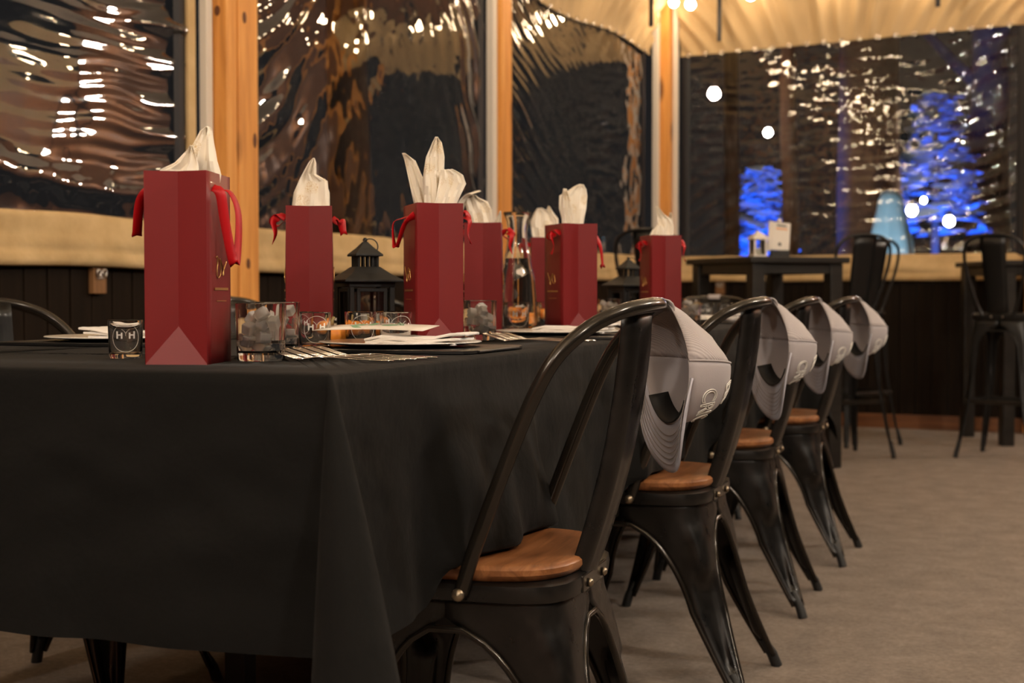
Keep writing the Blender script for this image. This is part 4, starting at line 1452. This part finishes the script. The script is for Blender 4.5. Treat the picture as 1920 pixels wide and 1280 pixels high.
# carafe
e = empty('carafe', on_table(970, 3.85) + Vector((0, 0, 0.0008)))
e.scale = (1.27, 1.27, 1.25)
def carafe_r(z):
    pts = [(0.0, 0.038), (0.01, 0.0415), (0.06, 0.0415), (0.105, 0.038), (0.15, 0.029), (0.19, 0.0215), (0.215, 0.0205), (0.235, 0.0235), (0.253, 0.0300)]
    for (z0, r0), (z1, r1) in zip(pts, pts[1:]):
        if z <= z1:
            t = (z - z0) / (z1 - z0)
            return r0 + (r1 - r0) * (t * t * (3 - 2 * t) * .5 + t * .5)
    return pts[-1][1]
zz = [0.002 + 0.251 * i / 30 for i in range(31)]
prof = [(0, 0), (carafe_r(0) - .002, 0)] + [(carafe_r(z), z) for z in zz] + [(carafe_r(.253) - .0012, 0.2545)] + [(carafe_r(z) - .0026, z) for z in reversed(zz) if z > 0.010] + [(carafe_r(0.008) - .006, 0.008), (0, 0.008)]
MB().lathe(prof, 40).build('glass', 'glass', e, smooth=True, auto=50)
wz = [0.0085 + (0.155 - 0.0085) * i / 16 for i in range(17)]
MB().lathe([(0, 0.0083)] + [(carafe_r(z) - .0028 - (0.003 if i == 0 else 0), z) for i, z in enumerate(wz)] + [(0, 0.155)], 40).build('water', 'water', e, smooth=True, auto=50)
tag(e, 'clear glass water carafe with flared neck in the middle of the table', 'carafe')

# lanterns
def make_lantern():
    e = empty('lantern')
    k = 0.118
    hb = 0.042
    MB().box(0, 0, 0.006, 0.100, 0.100, 0.012).build('base', 'black_matte', e, bevel=0.002)
    for sx in (-1, 1):
        for sy in (-1, 1):
            MB().box(sx * hb, sy * hb, 0.0625, 0.009, 0.009, 0.101).build('corner_post', 'black_matte', e, bevel=0.001)
    MB().box(0, 0, 0.117, 0.096, 0.096, 0.010).build('top_frame', 'black_matte', e, bevel=0.001)
    for a in range(4):
        M = Matrix.Rotation(a * pi / 2, 4, 'Z')
        fr = MB()
        for x in (-0.028, 0.028): fr.box(x, -hb - 0.001, 0.062, 0.007, 0.006, 0.094)
        for z in (0.018, 0.106): fr.box(0, -hb - 0.001, z, 0.062, 0.006, 0.007)
        d = fr.xf(M).build('door_frame', 'black_matte', e, bevel=0.001)
        MB().box(0, -hb, 0.062, 0.052, 0.0015, 0.084).xf(M).build('pane', 'pane_glass', d)
    def pyr(z0, r0, z1, r1, nm):
        P = []
        for t in (0, .5, 1):
            r = r0 + (r1 - r0) * (t ** 0.85); z = z0 + (z1 - z0) * t
            P.append([(-r, -r, z), (r, -r, z), (r, r, z), (-r, r, z)])
        mb = MB().add([(-r0, -r0, z0 - .003), (r0, -r0, z0 - .003), (r0, r0, z0 - .003), (-r0, r0, z0 - .003)], [(3, 2, 1, 0), (0, 1, 5, 4), (1, 2, 6, 5), (2, 3, 7, 6), (3, 0, 4, 7)])
        mb.v += []
        mb.f = mb.f[:1]
        mb2 = MB().grid([[(-r0, -r0, z0 - .004), (r0, -r0, z0 - .004), (r0, r0, z0 - .004), (-r0, r0, z0 - .004)]] + P, closed=True)
        mb2.f.append((3, 2, 1, 0)); mb2.f.append(tuple(range(12, 16)))
        return mb2.build(nm, 'black_matte', e, bevel=0.001)
    pyr(0.126, 0.061, 0.153, 0.024, 'roof')
    for a in range(4):
        for j in range(-2, 3):
            x = j * 0.0095
            MB().box(x, -0.0205, 0.164, 0.0035, 0.0035, 0.022).xf(Matrix.Rotation(a * pi / 2, 4, 'Z')).build('vent_bar', 'black_matte', e)
    pyr(0.178, 0.029, 0.204, 0.004, 'cap')
    MB().lathe([(0.003, 0.203), (0.0055, 0.207), (0.003, 0.2115), (0, 0.212)], 10).build('finial', 'black_matte', e, smooth=True)
    MB().tube([(0.009 + 0.0175 * cos(x * pi / 12), -0.004 + 0.002 * cos(x * pi / 12), 0.194 + 0.0155 * sin(x * pi / 12)) for x in range(24)], 0.0013, 6, closed=True).build('ring', 'black_matte', e, smooth=True)
    MB().lathe([(0, 0.012), (0.020, 0.012), (0.020, 0.052), (0.016, 0.054), (0, 0.053)], 20).build('candle', 'candle', e, smooth=True, auto=40)
    return e
la = make_lantern()
la.location = on_table(685, 2.88); la.rotation_euler = (0, 0, 0.42)
tag(la, 'black metal lantern with glass panes between the second and third bags', 'lantern', 'black lanterns on the table')
lb = copy_tree(la)
lb.location = on_table(1178, 4.36); lb.rotation_euler = (0, 0, 0.5)
tag(lb, 'smaller-looking black lantern far down the table, left of the last bag', 'lantern', 'black lanterns on the table')

# ================================================================== BAR TABLE, STOOLS
def bar_table(p, yaw, label, sx=0.5, sy=0.6, h=1.05):
    e = empty('bar_table', p, yaw)
    MB().box(sx / 2, sy / 2, h - 0.015, sx + 0.06, sy + 0.06, 0.03).build('tabletop', 'dark_table', e, bevel=0.004)
    for x0, y0, lx, ly in ((0.02, sy / 2, 0.025, sy - .06), (sx - 0.02, sy / 2, 0.025, sy - .06), (sx / 2, 0.02, sx - .06, 0.025), (sx / 2, sy - 0.02, sx - .06, 0.025)):
        MB().box(x0, y0, h - 0.056, lx, ly, 0.052).build('apron', 'dark_table', e, bevel=0.002)
    for x in (0.03, sx - 0.03):
        for y in (0.03, sy - 0.03):
            MB().box(x, y, (h - 0.03) / 2, 0.07, 0.07, h - 0.03).build('leg', 'dark_table', e, bevel=0.005)
    tag(e, label, 'table', None)
    return e
yawb = atan2(0.35, 0.937)
bar_table((1.17, 6.9, 0), yawb, 'tall dark wooden bar table carrying the menu card and white house lantern', 0.5, 0.62)
bar_table((2.80, 8.08, 0), 0.1, 'dark tall table cut off at the right edge of the photo', 0.6, 0.6, 1.06)

def make_stool():
    c = empty('bar_stool')
    zs = 0.74
    feet = {(1, 1): (0.20, 0.20), (-1, 1): (-0.20, 0.20), (-1, -1): (-0.20, -0.20), (1, -1): (0.20, -0.20)}
    leg_parts(c, 0.14, 0.14, feet, zs, zs - 0.05, 0.16, 0.036, 0.016, 'steel_stool', 'steel_stool', 0.006, 0.005)
    P = []
    for z, k in ((zs - 0.01, 1.0), (zs, 1.04), (zs + 0.018, 1.05), (zs + 0.028, 1.0), (zs + 0.026, 0.6), (zs + 0.026, 0.0)):
        P.append([(*superell(2 * pi * j / 40, 0.148 * k, 0.148 * k, 5), z) for j in range(40)])
    MB().grid(P, closed=True).build('seat', 'steel_stool', c, smooth=True, auto=40)
    zf = 0.30
    k = 0.14 + 0.06 * (1 - zf / zs) - 0.012
    for a in range(4):
        MB().box(0, -k, zf, 2 * k, 0.006, 0.022).xf(Matrix.Rotation(a * pi / 2, 4, 'Z')).build('footrest', 'rail_steel' if a == 0 else 'steel_stool', c, bevel=0.002)
    half = [(0.075, -0.146, zs + 0.01), (0.100, -0.155, zs + 0.06), (0.142, -0.185, zs + 0.21), (0.158, -0.205, zs + 0.31), (0.145, -0.225, zs + 0.385), (0.10, -0.237, zs + 0.42), (0.05, -0.243, zs + 0.432), (0, -0.245, zs + 0.434)]
    full = half + [(-x, y, z) for x, y, z in reversed(half[:-1])]
    MB().tube(catmull(full, 5), 0.0085, 8).build('back_tube', 'steel_stool', c, smooth=True)
    P = []
    for i in range(9):
        t = i / 8
        P.append([((0.055 + 0.012 * t) * q, -0.148 - 0.095 * t + 0.008 * q * q, zs + 0.01 + 0.42 * t) for q in (-1, -.6, 0, .6, 1)])
    MB().grid(P).build('splat', 'steel_stool', c, smooth=True, solid=-0.003)
    for sx in (-0.03, 0.03):
        MB().lathe([(0.006, 0), (0.006, 0.003), (0, 0.006)], 8).xf(Matrix.Translation((sx, -0.158, zs + 0.008)) @ Matrix.Rotation(pi / 2, 4, 'X')).build('bolt', 'galvanised', c, smooth=True)
    return c
st0 = make_stool()
def stool(i, x, y, fx, fy, label):
    o = st0 if i == 0 else copy_tree(st0)
    o.location = (x, y, 0)
    o.rotation_euler = (0, 0, atan2(-fx, fy))
    tag(o, label, 'bar stool', 'black steel bar stools by the back windows')
stool(0, 2.63, 7.55, 0.62, 0.78, 'black steel bar stool at the right edge of the photo')
stool(1, 1.77, 7.62, -0.28, 0.96, 'black steel bar stool in front of the pale ghost figure, nearer one')
stool(2, 1.97, 8.25, -0.45, 0.9, 'black bar stool half hidden behind another stool before the ghost figure')
stool(3, 0.72, 7.0, 0.35, 0.94, 'black bar stool behind the farthest red gift bag')

# menu holder and little white house lantern on the bar table
e = empty('menu_stand', (1.335, 7.10, 1.05), 0.16)
MB().box(0.0, 0.012, 0.010, 0.09, 0.05, 0.02).build('base', 'dark_table', e, bevel=0.002)
tilt = Matrix.Translation((0, 0, 0.035)) @ Matrix.Rotation(0.10, 4, 'Y') @ Matrix.Rotation(-0.10, 4, 'X')
MB().box(0, 0, 0.07, 0.094, 0.004, 0.140).xf(tilt).build('card', 'card_white', e, bevel=0.001)
MB().box(-0.053, 0.010, 0.068, 0.018, 0.016, 0.15).xf(tilt).build('side_panel', 'card_white', e, bevel=0.001)
MB().box(0, 0.002, 0.021, 0.10, 0.010, 0.03).build('slot', 'dark_table', e)
MB().lathe([(0.0, 0), (0.012, 0.002), (0.012, 0.016), (0, 0.022)], 10).xf(tilt @ Matrix.Translation((-0.012, 0.002, 0.138))).build('clip', 'card_white', e, smooth=True)
MB().box(0.0, -0.003, 0.124, 0.052, 0.001, 0.007).xf(tilt).build('heading_print', 'dark_text', e)
MB().box(0.002, -0.003, 0.108, 0.058, 0.001, 0.007).xf(tilt).build('orange_print', 'orange_ink', e)
MB().lathe([(0, 0), (0.0085, 0.0), (0.0085, 0.001), (0, 0.001)], 14).xf(tilt @ Matrix.Translation((-0.004, -0.0024, 0.030)) @ Matrix.Rotation(pi / 2, 4, 'X')).build('seal_print', 'dark_text', e)
tag(e, 'white menu card with orange print standing on the bar table', 'menu card')
e = empty('house_lantern', (1.215, 7.04, 1.05), 0.25)
for sx in (-1, 1):
    for sy in (-1, 1):
        MB().box(sx * 0.029, sy * 0.029, 0.045, 0.010, 0.010, 0.085).build('corner_post', 'card_white', e)
MB().box(0, 0, 0.005, 0.072, 0.072, 0.010).build('base', 'card_white', e)
P = [[(-.042, -.042, .085), (.042, -.042, .085), (.042, .042, .085), (-.042, .042, .085)], [(-.042, -.042, .092), (.042, -.042, .092), (.042, .042, .092), (-.042, .042, .092)], [(-.003, -.003, .130), (.003, -.003, .130), (.003, .003, .130), (-.003, .003, .130)]]
mb = MB().grid(P, closed=True); mb.f += [(3, 2, 1, 0), (8, 9, 10, 11)]
mb.build('roof', 'card_white', e)
for a in range(4):
    MB().box(0, -0.029, 0.047, 0.048, 0.0015, 0.075).xf(Matrix.Rotation(a * pi / 2, 4, 'Z')).build('pane', 'pane_glass', e)
MB().lathe([(0, 0.010), (0.014, 0.010), (0.014, 0.045), (0, 0.046)], 14).build('candle', 'candle', e, smooth=True)
tag(e, 'small white house-shaped lantern left of the menu card', 'lantern')
